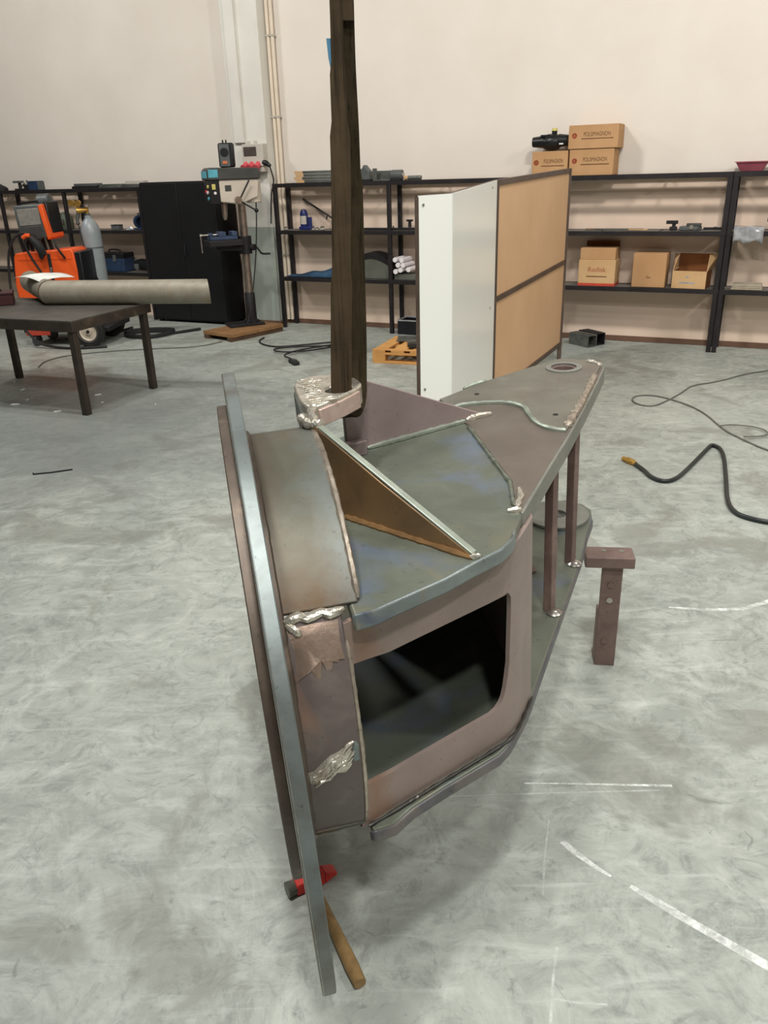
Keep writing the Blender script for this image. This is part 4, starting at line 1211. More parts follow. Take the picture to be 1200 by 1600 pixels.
for k, (lb, s_, z_) in enumerate(tl):
    t = wthing('plastic_tube', lb, 'tube', s_, 0.19, LOW + z_, 0, G)
    r_ = 0.027
    obj('wall', MB().lathe([(r_, -0.14), (r_, 0.13), (r_ * 0.75, 0.13), (r_ * 0.75, 0.10), (0.0, 0.10)], 16, Matrix.Rotation(R(90), 4, 'X')), M_TUBEW, t)
    obj('plug', MB().cyl((0, -0.128, 0), (0, -0.134, 0), r_ * 0.98, n=16), M_TUBEW, t)
t = wthing('parts_tray', 'grey tray carrying the white tubes on the low shelf', 'tray', 0.53, 0.18, LOW)
obj('deck', B(-0.17, 0.13, -0.11, 0.11, 0.0, 0.060), M_DRUM, t, bevel=0.004)
obj('ledge', B(-0.17, 0.13, 0.09, 0.11, 0.060, 0.0615), M_DRUM, t, bevel=0.003)
# ---- pallet and metal on the floor by the screen
pt = wthing('wooden_pallet', 'pine pallet with steel offcuts on the floor left of the white screen', 'pallet', 0.0, 0.0)
pt.location = (0.16, 7.62, 0)
pt.rotation_euler = (0, 0, R(-20))
for k in range(6):
    obj('deck_plank', B(-0.24 + 0.19 * k, -0.24 + 0.19 * k + 0.13, 0, 0.72, 0.105, 0.128), M_PALLET, pt, bevel=0.003)
obj('edge_board', B(-0.24, 0.84, 0.0, 0.08, 0.128, 0.130), M_PALLET, pt)
for y in (0.0, 0.32, 0.63):
    obj('bottom_board', B(-0.24, 0.84, y, y + 0.09, 0.0, 0.022), M_PALLET, pt, bevel=0.002)
    obj('stringer', B(-0.24, 0.84, y, y + 0.09, 0.085, 0.105), M_PALLET, pt, bevel=0.002)
    for x in (-0.24, 0.24, 0.70):
        obj('block', B(x, x + 0.13, y, y + 0.09, 0.022, 0.085), M_PALLET, pt, bevel=0.002)
G = 'steel offcuts on the pallet'
for k, (x, y, z_, a, L_, wd, hh) in enumerate(((0.05, 0.52, 0.129, 10, 0.40, 0.14, 0.035), (0.22, 0.26, 0.129, 40, 0.34, 0.12, 0.05), (0.50, 0.56, 0.129, 80, 0.46, 0.16, 0.06), (0.70, 0.30, 0.129, 66, 0.36, 0.10, 0.07))):
    ml = Matrix.Rotation(R(-20), 4, 'Z') @ Vector((x, y, z_))
    t = thing('steel_offcut', ('flat steel offcut on the left rear of the pallet', 'dark bracket offcut on the middle of the pallet', 'long slanted steel plate on the pallet, rearmost', 'slanted steel plate on the pallet nearest the white screen')[k], 'offcut', Vector((0.16, 7.62, 0)) + ml, R(a - 20), G)
    obj('plate', B(-L_ / 2, L_ / 2, -wd / 2, wd / 2, 0, hh * 0.4), M_GUN if k != 1 else M_CASTD, t, bevel=0.003)
    obj('rib', B(-L_ / 2, L_ / 2, wd / 2 - 0.02, wd / 2, hh * 0.4, hh), M_GUN, t, bevel=0.002)
t = wthing('storage_crate', 'black crate with a pale rim on the floor under the rack', 'crate', 0.58, 0.20, 0.0)
obj('tub', MB().plate([(-0.17, -0.14), (0.17, -0.14), (0.17, 0.12), (-0.17, 0.12)], [[(-0.155, -0.125), (0.155, -0.125), (0.155, 0.105), (-0.155, 0.105)]], 0, 0.15), M_BLACKP, t)
obj('bottom', B(-0.156, 0.156, -0.126, 0.106, 0, 0.02), M_BLACKP, t)
obj('pale_rim', MB().plate([(-0.178, -0.148), (0.178, -0.148), (0.178, 0.128), (-0.178, 0.128)], [[(-0.158, -0.128), (0.158, -0.128), (0.158, 0.108), (-0.158, 0.108)]], 0.15, 0.162), M_WRAP, t)
# square tube offcuts right of the screen
G = 'square tube offcuts beside the screen'
for k, (s_, d_, z_, a) in enumerate(((2.50, 0.34, 0.0, 55), (2.56, 0.20, 0.0, 50))):
    t = wthing('square_tube', ('square steel tube offcut with open end, right of the screen foot', 'dark square tube offcut lying behind another near the wall')[k], 'offcut', s_, d_, z_, R(a), G)
    obj('tube_wall', MB().plate([(-0.06, 0), (0.06, 0), (0.06, 0.12), (-0.06, 0.12)], [[(-0.052, 0.008), (0.052, 0.008), (0.052, 0.112), (-0.052, 0.112)]], -0.14, 0.14, Matrix.Rotation(R(90), 4, 'X')), M_GUN if k == 0 else M_CASTD, t)
    obj('weld_seam', B(-0.003, 0.003, -0.138, 0.138, 0.1195, 0.1215), M_CASTD, t)

# ================================================================ left rack things
t = wthing('bench_vise', 'small dark vise standing on the left rack top', 'vise', -5.25, 0.18, TOP)
obj('base', B(-0.06, 0.06, -0.05, 0.05, 0, 0.02), M_CASTD, t, bevel=0.003)
obj('stem', MB().cyl((0, 0, 0.02), (0, 0, 0.10), 0.022, n=10), M_CASTD, t)
obj('jaw', B(-0.09, 0.05, -0.035, 0.035, 0.09, 0.118), M_GREYT, t, bevel=0.004)
obj('screw', MB().cyl((0.03, 0, 0.05), (0.10, 0, 0.085), 0.012, n=8), M_SHINY, t)
t = wthing('gauge_block', 'small dark machine beside the vise on the left rack top', 'machine', -5.09, 0.18, TOP)
obj('body', MB().prism([(-0.045, -0.05), (0.045, -0.05), (0.03, 0.05), (-0.03, 0.05)], 0, 0.07), M_CASTD, t, bevel=0.004)
obj('neck', MB().cyl((-0.01, 0, 0.07), (-0.025, 0, 0.12), 0.012, n=8), M_GREYT, t)
t = wthing('tool_case', 'small dark blue case with a pale end on the left rack top', 'case', -4.945, 0.18, TOP)
obj('box', B(-0.09, 0.075, -0.06, 0.06, 0, 0.11), M_BLUET, t, bevel=0.004)
obj('pale_end', B(0.076, 0.092, -0.055, 0.055, 0, 0.10), M_GREYT, t, bevel=0.003)
t = wthing('steel_part', 'low dark casting at the left frame edge on the left rack top', 'part', -5.62, 0.18, TOP)
obj('casting', MB().lathe([(0.09, 0), (0.09, 0.03), (0.05, 0.06), (0.02, 0.07)], 16), M_CASTD, t)
obj('hub', MB().cyl((0, 0, 0.06), (0, 0, 0.085), 0.02, n=10), M_GREYT, t)
G = 'flat packs on the left rack top'
for k, (s_, L_, hh) in enumerate(((-4.05, 0.42, 0.06), (-3.62, 0.36, 0.045), (-3.24, 0.30, 0.075))):
    t = wthing('steel_pack', ('dark flat bar pack on the left rack top, nearest the welder', 'pale flat bar pack, middle of three on the left rack top', 'grey flat bar pack on the left rack top beside the black cabinet')[k], 'bar', s_, 0.18, TOP, 0, G)
    obj('bar', B(-L_ / 2, L_ / 2, -0.06, 0.02, 0, hh * 0.5), (M_CASTD, M_GUN, M_GUN)[k], t, bevel=0.003)
    obj('bar', B(-L_ / 2 + 0.02, L_ / 2 + 0.01, -0.04, 0.05, hh * 0.5, hh), (M_GREYT, M_GUN, M_ELGREY)[k], t, bevel=0.003)
t = wthing('welding_helmet', 'rounded grey green helmet on the left mid shelf behind the welder', 'helmet', -4.53, 0.18, MID)
obj('shell', MB().lathe([(0.085, 0), (0.10, 0.04), (0.105, 0.10), (0.092, 0.16), (0.06, 0.205), (0.0, 0.22)], 20), M_GREENI, t)
obj('visor', B(-0.06, 0.06, -0.112, -0.085, 0.07, 0.13), M_SMOKE, t, bevel=0.008)
t = wthing('crumpled_bag', 'pale crumpled bag beside the helmet on the left mid shelf', 'bag', -4.70, 0.22, MID)
obj('bag', MB().lathe([(0.07, 0), (0.08, 0.03), (0.05, 0.07), (0.025, 0.10), (0.03, 0.12)], 9), M_ELGREY, t, ang=20)
obj('knot', MB().sphere((0, 0, 0.115), 0.022, 8), M_ELGREY, t)
t = wthing('small_box', 'small low dark box on the left mid shelf', 'box', -3.63, 0.20, MID)
obj('box', B(-0.065, 0.065, -0.04, 0.04, 0, 0.05), M_GREYT, t, bevel=0.003)
obj('lid', B(-0.067, 0.067, -0.042, 0.042, 0.05, 0.06), M_CASTD, t, bevel=0.002)
t = wthing('pipe_stand', 'dark blue upright tool on the left mid shelf beside the cabinet', 'tool', -3.25, 0.20, MID)
obj('base', B(-0.06, 0.06, -0.05, 0.05, 0, 0.02), M_BLUET, t, bevel=0.003)
obj('ring', MB().lathe([(0.05, -0.02), (0.075, -0.02), (0.075, 0.02), (0.05, 0.02), (0.05, -0.02)], 20, Matrix.Translation((0, 0, 0.095)) @ Matrix.Rotation(R(75), 4, 'Z') @ Matrix.Rotation(R(90), 4, 'X')), M_BLUET, t)
obj('top_pin', MB().cyl((0, 0, 0.16), (0, 0, 0.20), 0.014, n=8), M_GREYT, t)
t = wthing('shiny_rag', 'pale shiny scrap on the left mid shelf next to the blue tool', 'scrap', -3.37, 0.26, MID)
obj('scrap', MB().lathe([(0.055, 0), (0.05, 0.02), (0.02, 0.035)], 7), M_WRAP, t, ang=15)
obj('fold', MB().lathe([(0.03, 0.01), (0.02, 0.04)], 5, Matrix.Translation((0.025, 0.0, 0))), M_WRAP, t, ang=15)
t = wthing('toolbox', 'dark blue toolbox on the left low shelf behind the gas cylinder', 'toolbox', -3.74, 0.19, LOW)
obj('box', B(-0.23, 0.22, -0.10, 0.10, 0, 0.17), M_BLUET, t, bevel=0.006)
obj('lid', B(-0.235, 0.225, -0.105, 0.105, 0.17, 0.235), M_BLACKP, t, bevel=0.008)
obj('handle', MB().tube(rounded([(-0.10, 0, 0.235), (-0.10, 0, 0.27), (0.09, 0, 0.27), (0.09, 0, 0.235)], it=1), 0.010, 8), M_BLACKP, t)
obj('latch', B(0.05, 0.10, -0.112, -0.10, 0.13, 0.21), M_GREYT, t)
t = wthing('grinder', 'black rounded power tool on the left low shelf beside the cabinet', 'tool', -3.25, 0.19, LOW)
obj('body', MB().lathe([(0.0, -0.15), (0.06, -0.14), (0.075, -0.05), (0.07, 0.06), (0.085, 0.10), (0.06, 0.14), (0.0, 0.15)], 16, Matrix.Translation((0, 0, 0.088)) @ AX), M_BLACKP, t)
obj('handle', MB().tube([(0.05, 0, 0.14), (0.06, 0, 0.22), (0.07, 0, 0.27)], [0.03, 0.025, 0.028], 10), M_BLACKP, t)
obj('guard', B(-0.12, -0.05, -0.09, -0.06, 0.04, 0.10), M_GREYT, t, bevel=0.006)

# ================================================================ drill press
dp = thing('drill_press', 'cream and grey pillar drill press on wooden planks in front of the black cabinet', 'drill press', (-1.490, 9.62, 0.085), R(25))
obj('base_plate', B(-0.30, 0.12, -0.13, 0.13, 0, 0.03), M_CASTD, dp, bevel=0.006)
obj('foot_collar', MB().lathe([(0.085, 0.03), (0.085, 0.05), (0.062, 0.06), (0.058, 0.36), (0.050, 0.37)], 20), M_CASTD, dp)
obj('column', MB().cyl((0, 0, 0.36), (0, 0, 1.38), 0.043, n=20), M_STEELB, dp)
tb = obj('table', MB().plate([(-0.44, -0.15), (-0.06, -0.15), (-0.06, 0.15), (-0.44, 0.15)], [circ(-0.25, 0, 0.02, 12)], 0.90, 0.965), M_CASTD, dp, bevel=0.008)
obj('table_bracket', MB().lathe([(0.075, 0.80), (0.075, 0.99), (0.043, 0.99), (0.043, 0.80), (0.075, 0.80)], 18), M_CASTD, dp)
obj('bracket_arm', MB().bar((-0.05, 0, 0.86), (-0.32, 0, 0.88), 0.10, 0.05), M_CASTD, dp, bevel=0.006)
ck = obj('crank', MB().tube([(0.06, -0.03, 0.84), (0.12, -0.06, 0.86), (0.16, -0.07, 0.80), (0.17, -0.13, 0.795), (0.24, -0.16, 0.795)], 0.012, 8), M_CASTD, dp)
obj('clamp_knob', MB().cyl((0.05, -0.06, 0.87), (0.08, -0.10, 0.87), 0.035, n=12), M_CASTD, dp)
hdm = obj('head_body', MB().prism([(-0.26, 1.36), (-0.04, 1.33), (0.17, 1.40), (0.19, 1.585), (-0.26, 1.585)], -0.11, 0.11, Matrix.Rotation(R(90), 4, 'X')), M_CREAM, dp, bevel=0.012)
obj('belt_cover', MB().prism([(-0.39, 1.585), (0.20, 1.585), (0.205, 1.66), (0.19, 1.70), (-0.35, 1.71), (-0.38, 1.69)], -0.13, 0.13, Matrix.Rotation(R(90), 4, 'X')), M_DKGREY, dp, bevel=0.012)
obj('teal_plate', B(-0.375, -0.27, -0.134, -0.128, 1.61, 1.69), M_TEAL, dp, bevel=0.002)
obj('teal_plate', B(-0.396, -0.385, -0.10, 0.10, 1.605, 1.675), M_TEAL, dp, bevel=0.002)
cp3 = obj('control_panel', B(-0.37, -0.26, -0.115, 0.115, 1.34, 1.585), M_BLACKP, dp, bevel=0.008)
for y, z_, mt in ((-0.06, 1.52, M_YEL), (-0.03, 1.46, M_TUBEW), (0.03, 1.47, M_RED), (-0.05, 1.40, M_TEAL)):
    obj('button', MB().cyl((-0.382, y, z_), (-0.368, y, z_), 0.018, n=12), mt, cp3)
obj('button', B(-0.345, -0.305, -0.122, -0.114, 1.49, 1.545), M_YEL, cp3, bevel=0.003)
obj('button', MB().cyl((-0.315, -0.124, 1.455), (-0.315, -0.114, 1.455), 0.015, n=12), M_TUBEW, cp3)
obj('name_plate', B(-0.20, -0.13, -0.114, -0.109, 1.47, 1.53), M_DKGREY, hdm)
obj('quill', MB().cyl((-0.20, 0, 1.28), (-0.20, 0, 1.37), 0.034, n=16), M_STEELB, dp)
obj('chuck', MB().lathe([(0.016, 1.17), (0.026, 1.20), (0.030, 1.23), (0.030, 1.28)], 16, Matrix.Translation((-0.20, 0, 0))), M_STEELB, dp)
lv = obj('feed_lever', MB().cyl((-0.06, -0.15, 1.375), (0.06, -0.17, 1.575), 0.009, n=8), M_CASTD, dp)
obj('lever_hub', MB().cyl((-0.07, -0.11, 1.38), (-0.07, -0.165, 1.38), 0.035, n=14), M_STEELB, dp)
obj('feed_lever', MB().cyl((-0.06, -0.15, 1.37), (0.10, -0.17, 1.27), 0.009, n=8), M_CASTD, dp)
obj('lever_knob', MB().sphere((0.115, -0.172, 1.262), 0.024, 12), M_BLACKP, dp)
obj('motor', MB().cyl((0.15, 0.0, 1.34), (0.15, 0.0, 1.57), 0.085, n=20), M_CREAM, dp, bevel=0.01)
obj('mains_cord', MB().tube(rounded([(0.19, 0.05, 1.45), (0.14, -0.08, 1.2), (0.10, -0.07, 0.8), (0.02, -0.09, 0.4), (-0.06, -0.12, 0.12), (-0.10, -0.14, 0.035)], it=2), 0.007, 6), M_RUBBER, dp)
vz = thing('machine_vise', 'blue drill vise with a steel T handle on the drill press table', 'vise', Vector((-1.490, 9.62, 0.085)) + Matrix.Rotation(R(25), 4, 'Z') @ Vector((-0.25, 0, 0.966)), R(25))
obj('bed', B(-0.16, 0.15, -0.08, 0.08, 0, 0.035), M_VISE, vz, bevel=0.005)
obj('fixed_jaw', B(0.09, 0.15, -0.08, 0.08, 0.035, 0.085), M_VISE, vz, bevel=0.006)
obj('moving_jaw', B(-0.06, 0.02, -0.08, 0.08, 0.035, 0.085), M_VISE, vz, bevel=0.006)
obj('screw_block', B(-0.16, -0.12, -0.05, 0.05, 0.035, 0.075), M_VISE, vz, bevel=0.005)
obj('screw', MB().cyl((-0.26, 0, 0.055), (-0.05, 0, 0.055), 0.012, n=10), M_SHINY, vz)
obj('handle', MB().cyl((-0.25, 0, 0.075), (-0.25, -0.01, -0.13), 0.008, n=8), M_SHINY, vz)
# black tester on top of the drill
bx = thing('battery_charger', 'black upright case with an orange tab standing on the drill press head', 'charger', Vector((-1.490, 9.62, 0.085)) + Matrix.Rotation(R(25), 4, 'Z') @ Vector((-0.115, 0, 1.7085)), R(5))
obj('case', B(-0.085, 0.085, -0.06, 0.06, 0, 0.245), M_BLACKP, bx, bevel=0.02)
obj('front_face', B(-0.072, 0.035, -0.066, -0.058, 0.01, 0.232), M_GREYT, bx, bevel=0.006)
obj('dark_inset', MB().prism(circ(-0.018, 0.15, 0.045, 20), 0.060, 0.070, Matrix.Rotation(R(90), 4, 'X')), M_BLACKP, bx)
obj('orange_tab', B(-0.045, 0.005, -0.072, -0.064, 0.035, 0.065), M_ORTAB, bx, bevel=0.003)
for x in (-0.03, 0.005):
    obj('terminal', MB().cyl((x, 0, 0.243), (x, 0, 0.275), 0.008, n=8), M_BLACKP, bx)
# planks under drill
pk = thing('plank_base', 'low wooden plank platform under the drill press', 'platform', (-1.55, 9.45, 0), R(-40))
for k in range(4):
    obj('plank', B(-0.25, 0.25, -0.42 + 0.2 * k, -0.42 + 0.2 * k + 0.192, 0.045, 0.085), M_WOOD, pk, bevel=0.004)
for x in (-0.24, 0.16):
    obj('bearer', B(x, x + 0.08, -0.42, 0.37, 0, 0.045), M_WOODD, pk, bevel=0.003)

# ================================================================ switch box on pilaster
eb = wthing('socket_box', 'grey electrical box with smoked window and red sockets on the pilaster', 'electrical box', -1.375, 0.202, 1.80)
obj('enclosure', B(-0.14, 0.14, -0.10, 0.0, 0, 0.235), M_ELGREY, eb, bevel=0.008)
obj('smoked_window', B(-0.115, 0.055, -0.108, -0.099, 0.11, 0.205), M_SMOKE, eb, bevel=0.004)
for x in (-0.07, 0.02):
    obj('cable_gland', MB().cyl((x, -0.05, 0.235), (x, -0.05, 0.265), 0.018, n=10), M_ELGREY, eb)
for x in (-0.10, -0.02, 0.065):
    sk = obj('red_socket', MB().cyl((x, -0.06, 0.035), (x, -0.15, -0.015), 0.038, 0.034, 16), M_SOCK, eb, bevel=0.004)
    obj('socket_lid', MB().cyl((x, -0.145, -0.012), (x, -0.156, -0.018), 0.041, n=16), M_SOCK, sk)
obj('lower_case', B(-0.13, 0.13, -0.085, 0.0, -0.06, 0.0), M_ELGREY, eb, bevel=0.006)
obj('plug', MB().tube([(0.13, -0.08, 0.04), (0.17, -0.09, 0.03), (0.22, -0.09, 0.0)], [0.028, 0.03, 0.02], 10), M_BLACKP, eb)
obj('plug_cable', MB().tube(rounded([(0.21, -0.09, 0.005), (0.225, -0.08, -0.06), (0.215, -0.02, -0.16), (0.15, -0.012, -0.3), (0.12, -0.012, -0.62)], it=2), 0.008, 6), M_RUBBER, eb)

# ================================================================ welder, gas cylinder
wd_ = thing('welding_machine', 'orange welding machine on a wheeled cart behind the steel table', 'welding machine', (-3.58, 9.32, 0), R(-4))
obj('body', MB().prism([(-0.36, 0.20), (0.31, 0.20), (0.345, 0.45), (0.325, 0.60), (0.335, 0.80), (0.325, 1.00), (0.30, 1.035), (-0.32, 1.00), (-0.345, 0.96), (-0.385, 0.66), (-0.37, 0.40)], -0.21, 0.21, Matrix.Rotation(R(90), 4, 'X')), M_ORANGE, wd_, bevel=0.012)
obj('side_panel', B(0.30, 0.395, -0.19, 0.19, 0.2, 1.0), M_BLACKP, wd_, bevel=0.01)
obj('top_ridge', B(-0.30, 0.30, -0.215, -0.205, 0.93, 0.945), M_ORANGE, wd_)
obj('strap', B(0.035, 0.07, -0.222, -0.211, 0.63, 0.99), M_RUBBER, wd_, bevel=0.003)
obj('buckle', B(0.042, 0.066, -0.230, -0.222, 0.80, 0.85), M_SHINY, wd_, bevel=0.003)
obj('cart_deck', B(-0.38, 0.60, -0.24, 0.42, 0.15, 0.20), M_CASTD, wd_, bevel=0.006)
obj('red_lower_edge', B(-0.36, -0.08, -0.245, -0.238, 0.12, 0.19), M_REDBAND, wd_, bevel=0.003)
wh = obj('rear_wheel', MB().lathe([(0.10, -0.045), (0.155, -0.045), (0.168, -0.03), (0.168, 0.03), (0.155, 0.045), (0.10, 0.045), (0.10, -0.045)], 32, Matrix.Translation((0.40, -0.31, 0.169)) @ Matrix.Rotation(R(90), 4, 'X')), M_RUBBER, wd_)
obj('wheel_hub', MB().lathe([(0.0, 0.035), (0.035, 0.04), (0.04, 0.02), (0.085, 0.02), (0.112, 0.046), (0.118, 0.03), (0.118, -0.03)], 28, Matrix.Translation((0.40, -0.31, 0.169)) @ Matrix.Rotation(R(90), 4, 'X')), M_WHEELH, wh)
obj('axle', MB().cyl((0.40, -0.36, 0.169), (0.40, 0.36, 0.169), 0.018, n=10), M_CASTD, wd_)
obj('rear_wheel', MB().lathe([(0.0, -0.045), (0.155, -0.045), (0.168, -0.03), (0.168, 0.03), (0.155, 0.045), (0.0, 0.045)], 28, Matrix.Translation((0.40, 0.31, 0.169)) @ Matrix.Rotation(R(90), 4, 'X')), M_RUBBER, wd_)
cs = obj('caster', MB().lathe([(0.0, -0.025), (0.055, -0.025), (0.06, -0.015), (0.06, 0.015), (0.055, 0.025), (0.0, 0.025)], 20, Matrix.Translation((-0.27, -0.19, 0.061)) @ Matrix.Rotation(R(70), 4, 'Z') @ Matrix.Rotation(R(90), 4, 'X')), M_GREYT, wd_)
obj('caster_fork', B(-0.30, -0.23, -0.23, -0.15, 0.06, 0.15), M_CASTD, cs, bevel=0.008)
obj('caster', MB().lathe([(0.0, -0.025), (0.06, -0.025), (0.06, 0.025), (0.0, 0.025)], 16, Matrix.Translation((-0.27, 0.2, 0.061)) @ Matrix.Rotation(R(90), 4, 'X')), M_GREYT, wd_)
# wire feeder on top
for x in (-0.27, -0.17, -0.02, 0.05):
    obj('feeder_leg', MB().bar((x - 0.02, -0.05, 1.0), (x - 0.05, -0.05, 1.17), 0.03, 0.03, (0, 1, 0)), M_CASTD, wd_)
TF = Matrix.Translation((-0.06, 0, 1.14)) @ Matrix.Rotation(R(-3), 4, 'Y')
fd = obj('wire_feeder', MB().box(-0.19, 0.13, -0.17, 0.17, 0.0, 0.35, TF), M_GREYT, wd_, bevel=0.02)
obj('grey_panel', MB().box(-0.155, 0.085, -0.180, -0.168, 0.14, 0.31, TF), M_MESH, fd, bevel=0.006)
obj('orange_side', MB().prism([(0.09, 0.33), (0.135, 0.345), (0.165, 0.0), (0.12, -0.02)], -0.15, 0.185, TF @ Matrix.Rotation(R(90), 4, 'X')), M_ORANGE, fd, bevel=0.008)
obj('dark_front', MB().box(-0.165, 0.09, -0.182, -0.169, 0.01, 0.135, TF), M_DKGREY, fd, bevel=0.006)
obj('back_cover', MB().box(0.125, 0.165, -0.12, 0.17, 0.04, 0.37, TF), M_BLACKP, fd, bevel=0.015)
obj('wire_spool', MB().cyl(TF @ Vector((0.02, 0.02, 0.37)), TF @ Vector((0.15, 0.02, 0.37)), 0.075, n=18), M_GREYT, fd, bevel=0.01)
obj('carry_handle', MB().tube([TF @ Vector(p) for p in ((-0.14, -0.1, 0.34), (-0.13, -0.1, 0.37), (0.06, -0.1, 0.375), (0.07, -0.1, 0.34))], 0.012, 8), M_BLACKP, fd)
th = thing('torch_cable', 'black torch cable looped over the front of the orange welder', 'cable', (-3.60, 9.05, 0))
O = Vector((-3.60, 9.05, 0))
tc = [(-3.62, 9.09, 1.16), (-3.70, 9.02, 1.22), (-3.82, 9.02, 1.20), (-3.93, 9.02, 1.05), (-3.98, 9.03, 0.8), (-3.99, 9.02, 0.6), (-3.97, 9.0, 0.3), (-3.8, 8.98, 0.05), (-3.55, 8.90, 0.014), (-3.3, 8.82, 0.014), (-3.0, 8.88, 0.014)]
obj('cable', MB().tube(rounded(tc, it=3), 0.014, 8), M_RUBBER, th)
for v_ in th.children[0].data.vertices:
    v_.co -= O
tc = [(-3.58, 9.07, 1.14), (-3.66, 9.0, 1.18), (-3.74, 9.0, 1.12), (-3.72, 9.02, 1.0), (-3.66, 9.04, 0.86), (-3.56, 9.05, 0.66), (-3.50, 9.05, 0.50)]
obj('cable', MB().tube([p - O for p in rounded(tc, it=3)], 0.013, 8), M_RUBBER, th)
obj('orange_grip', MB().tube([Vector(p) - O for p in ((-3.74, 9.0, 1.165), (-3.70, 8.99, 1.188), (-3.66, 8.99, 1.185))], 0.022, 8), M_ORANGE, th)
obj('torch_handle', MB().tube([Vector(p) - O for p in ((-3.66, 9.0, 1.17), (-3.60, 9.0, 1.10), (-3.57, 9.02, 1.00), (-3.60, 9.03, 0.95))], [0.035, 0.05, 0.045, 0.02], 10), M_RUBBER, th)
obj('nozzle', MB().tube([Vector(p) - O for p in ((-3.60, 9.03, 0.96), (-3.58, 9.02, 0.99))], 0.016, 8), M_BRASS, th)
tc = [(-3.45, 9.09, 1.13), (-3.42, 9.02, 1.08), (-3.38, 9.03, 1.0), (-3.36, 9.07, 0.94)]
obj('cable', MB().tube([p - O for p in rounded(tc, it=2)], 0.012, 8), M_RUBBER, th)
gc = thing('gas_cylinder', 'grey gas cylinder with a brass regulator on the welder cart', 'gas cylinder', (-3.205, 9.56, 0.201))
obj('bottle', MB().lathe([(0.0, 0.0), (0.108, 0.0), (0.112, 0.015), (0.112, 0.94), (0.106, 1.00), (0.088, 1.055), (0.058, 1.095), (0.040, 1.115), (0.038, 1.145), (0.0, 1.148)], 32), M_GAS, gc)
obj('band', MB().lathe([(0.1125, 0.80), (0.114, 0.803), (0.114, 0.812), (0.1125, 0.815)], 32), M_GREYT, gc)
obj('neck_ring', MB().cyl((0, 0, 1.145), (0, 0, 1.165), 0.03, n=14), M_GREYT, gc)
vv = obj('valve', MB().tube([(0, 0, 1.16), (0, 0, 1.235)], 0.017, 10), M_BRASS, gc)
obj('hand_wheel', MB().cyl((0, 0, 1.235), (0, 0, 1.255), 0.032, n=12), M_SHINY, vv)
rg = obj('regulator', MB().tube([(0, 0, 1.205), (-0.06, -0.02, 1.20), (-0.10, -0.03, 1.20)], [0.018, 0.03, 0.036], 12), M_BRASS, gc)
for x, z_ in ((-0.075, 1.275), (-0.145, 1.28)):
    obj('gauge', MB().cyl((x, -0.02, z_), (x, -0.055, z_), 0.034, n=16), M_BRASS, rg)
    obj('gauge_stem', MB().cyl((x, -0.025, z_), (-0.09, -0.025, 1.20), 0.008, n=8), M_BRASS, rg)
obj('knob', MB().tube([(-0.09, -0.02, 1.19), (-0.11, -0.05, 1.10), (-0.10, -0.06, 1.06)], [0.022, 0.018, 0.022], 10), M_DKGREY, rg)
obj('gas_hose', MB().tube(rounded([(-0.10, -0.06, 1.07), (-0.06, -0.118, 0.80), (0.015, -0.128, 0.55), (0.065, -0.125, 0.40), (0.08, -0.125, 0.2), (-0.02, -0.14, 0.05)], it=2), 0.007, 8), M_RUBBER, gc)
# hose coil on the floor behind the wheel
pts = []
for k in range(70):
    a = k / 69 * 2 * math.pi * 2.6
    pts.append((0.27 * math.cos(a) + 0.02 * math.sin(3 * a), 0.20 * math.sin(a) + 0.02 * math.cos(2 * a), 0.018 + 0.010 * (k / 69) + 0.012 * (k > 26) + 0.012 * (k > 52)))
tag(obj('coiled_hose', MB().tube([(0.55, 0.25, 0.018)] + pts + [(-0.3, 0.35, 0.04), (-0.45, 0.15, 0.02)], 0.016, 8), M_RUBBER, loc=(-2.70, 9.55, 0)), 'dark hose coiled on the floor in front of the black cabinet', 'hose')

# ---- cords on the floor near the drill
cpts = [(-1.30, 9.15), (-1.34, 8.95), (-1.26, 8.73), (-1.09, 8.56), (-0.85, 8.62), (-0.55, 8.72), (-0.3, 8.75), (-0.12, 8.6), (-0.3, 8.45), (-0.6, 8.52), (-0.95, 8.5), (-1.12, 8.42), (-1.05, 8.25), (-0.80, 8.22), (-0.5, 8.4), (-0.25, 8.5), (-0.45, 8.55), (-0.75, 8.35), (-0.9, 8.2), (-0.97, 8.02), (-0.87, 7.86)]
ex = thing('extension_lead', 'tangled dark extension lead on the floor left of the sling', 'cord', (-0.85, 8.2, 0))
O = Vector((-0.85, 8.2, 0))
obj('lead', MB().tube([p - O for p in rounded([(x, y, 0.009 + 0.0012 * i) for i, (x, y) in enumerate(cpts)], it=2)], 0.0085, 8), M_RUBBER, ex)
sb = obj('socket_block', MB().box(-0.03, 0.03, -0.10, 0.07, 0.0, 0.038, Matrix.Translation(Vector((-0.84, 7.78, 0)) - O) @ Matrix.Rotation(R(25), 4, 'Z')), M_RUBBER, ex, bevel=0.008)
obj('socket_cap', MB().box(-0.022, 0.022, -0.06, 0.0, 0.038, 0.046, Matrix.Translation(Vector((-0.84, 7.78, 0)) - O) @ Matrix.Rotation(R(25), 4, 'Z')), M_DKGREY, sb)
tag(obj('power_cord', MB().tube(rounded([(-1.75, 9.0, 0.007), (-1.963, 8.736, 0.007), (-2.4, 8.72, 0.007), (-2.9, 8.66, 0.007), (-3.3, 8.5, 0.007), (-3.45, 8.25, 0.007), (-3.4, 7.95, 0.007)], it=2), 0.006, 8), M_CORD), 'thin grey cord running over the floor from drill press to table', 'cord')

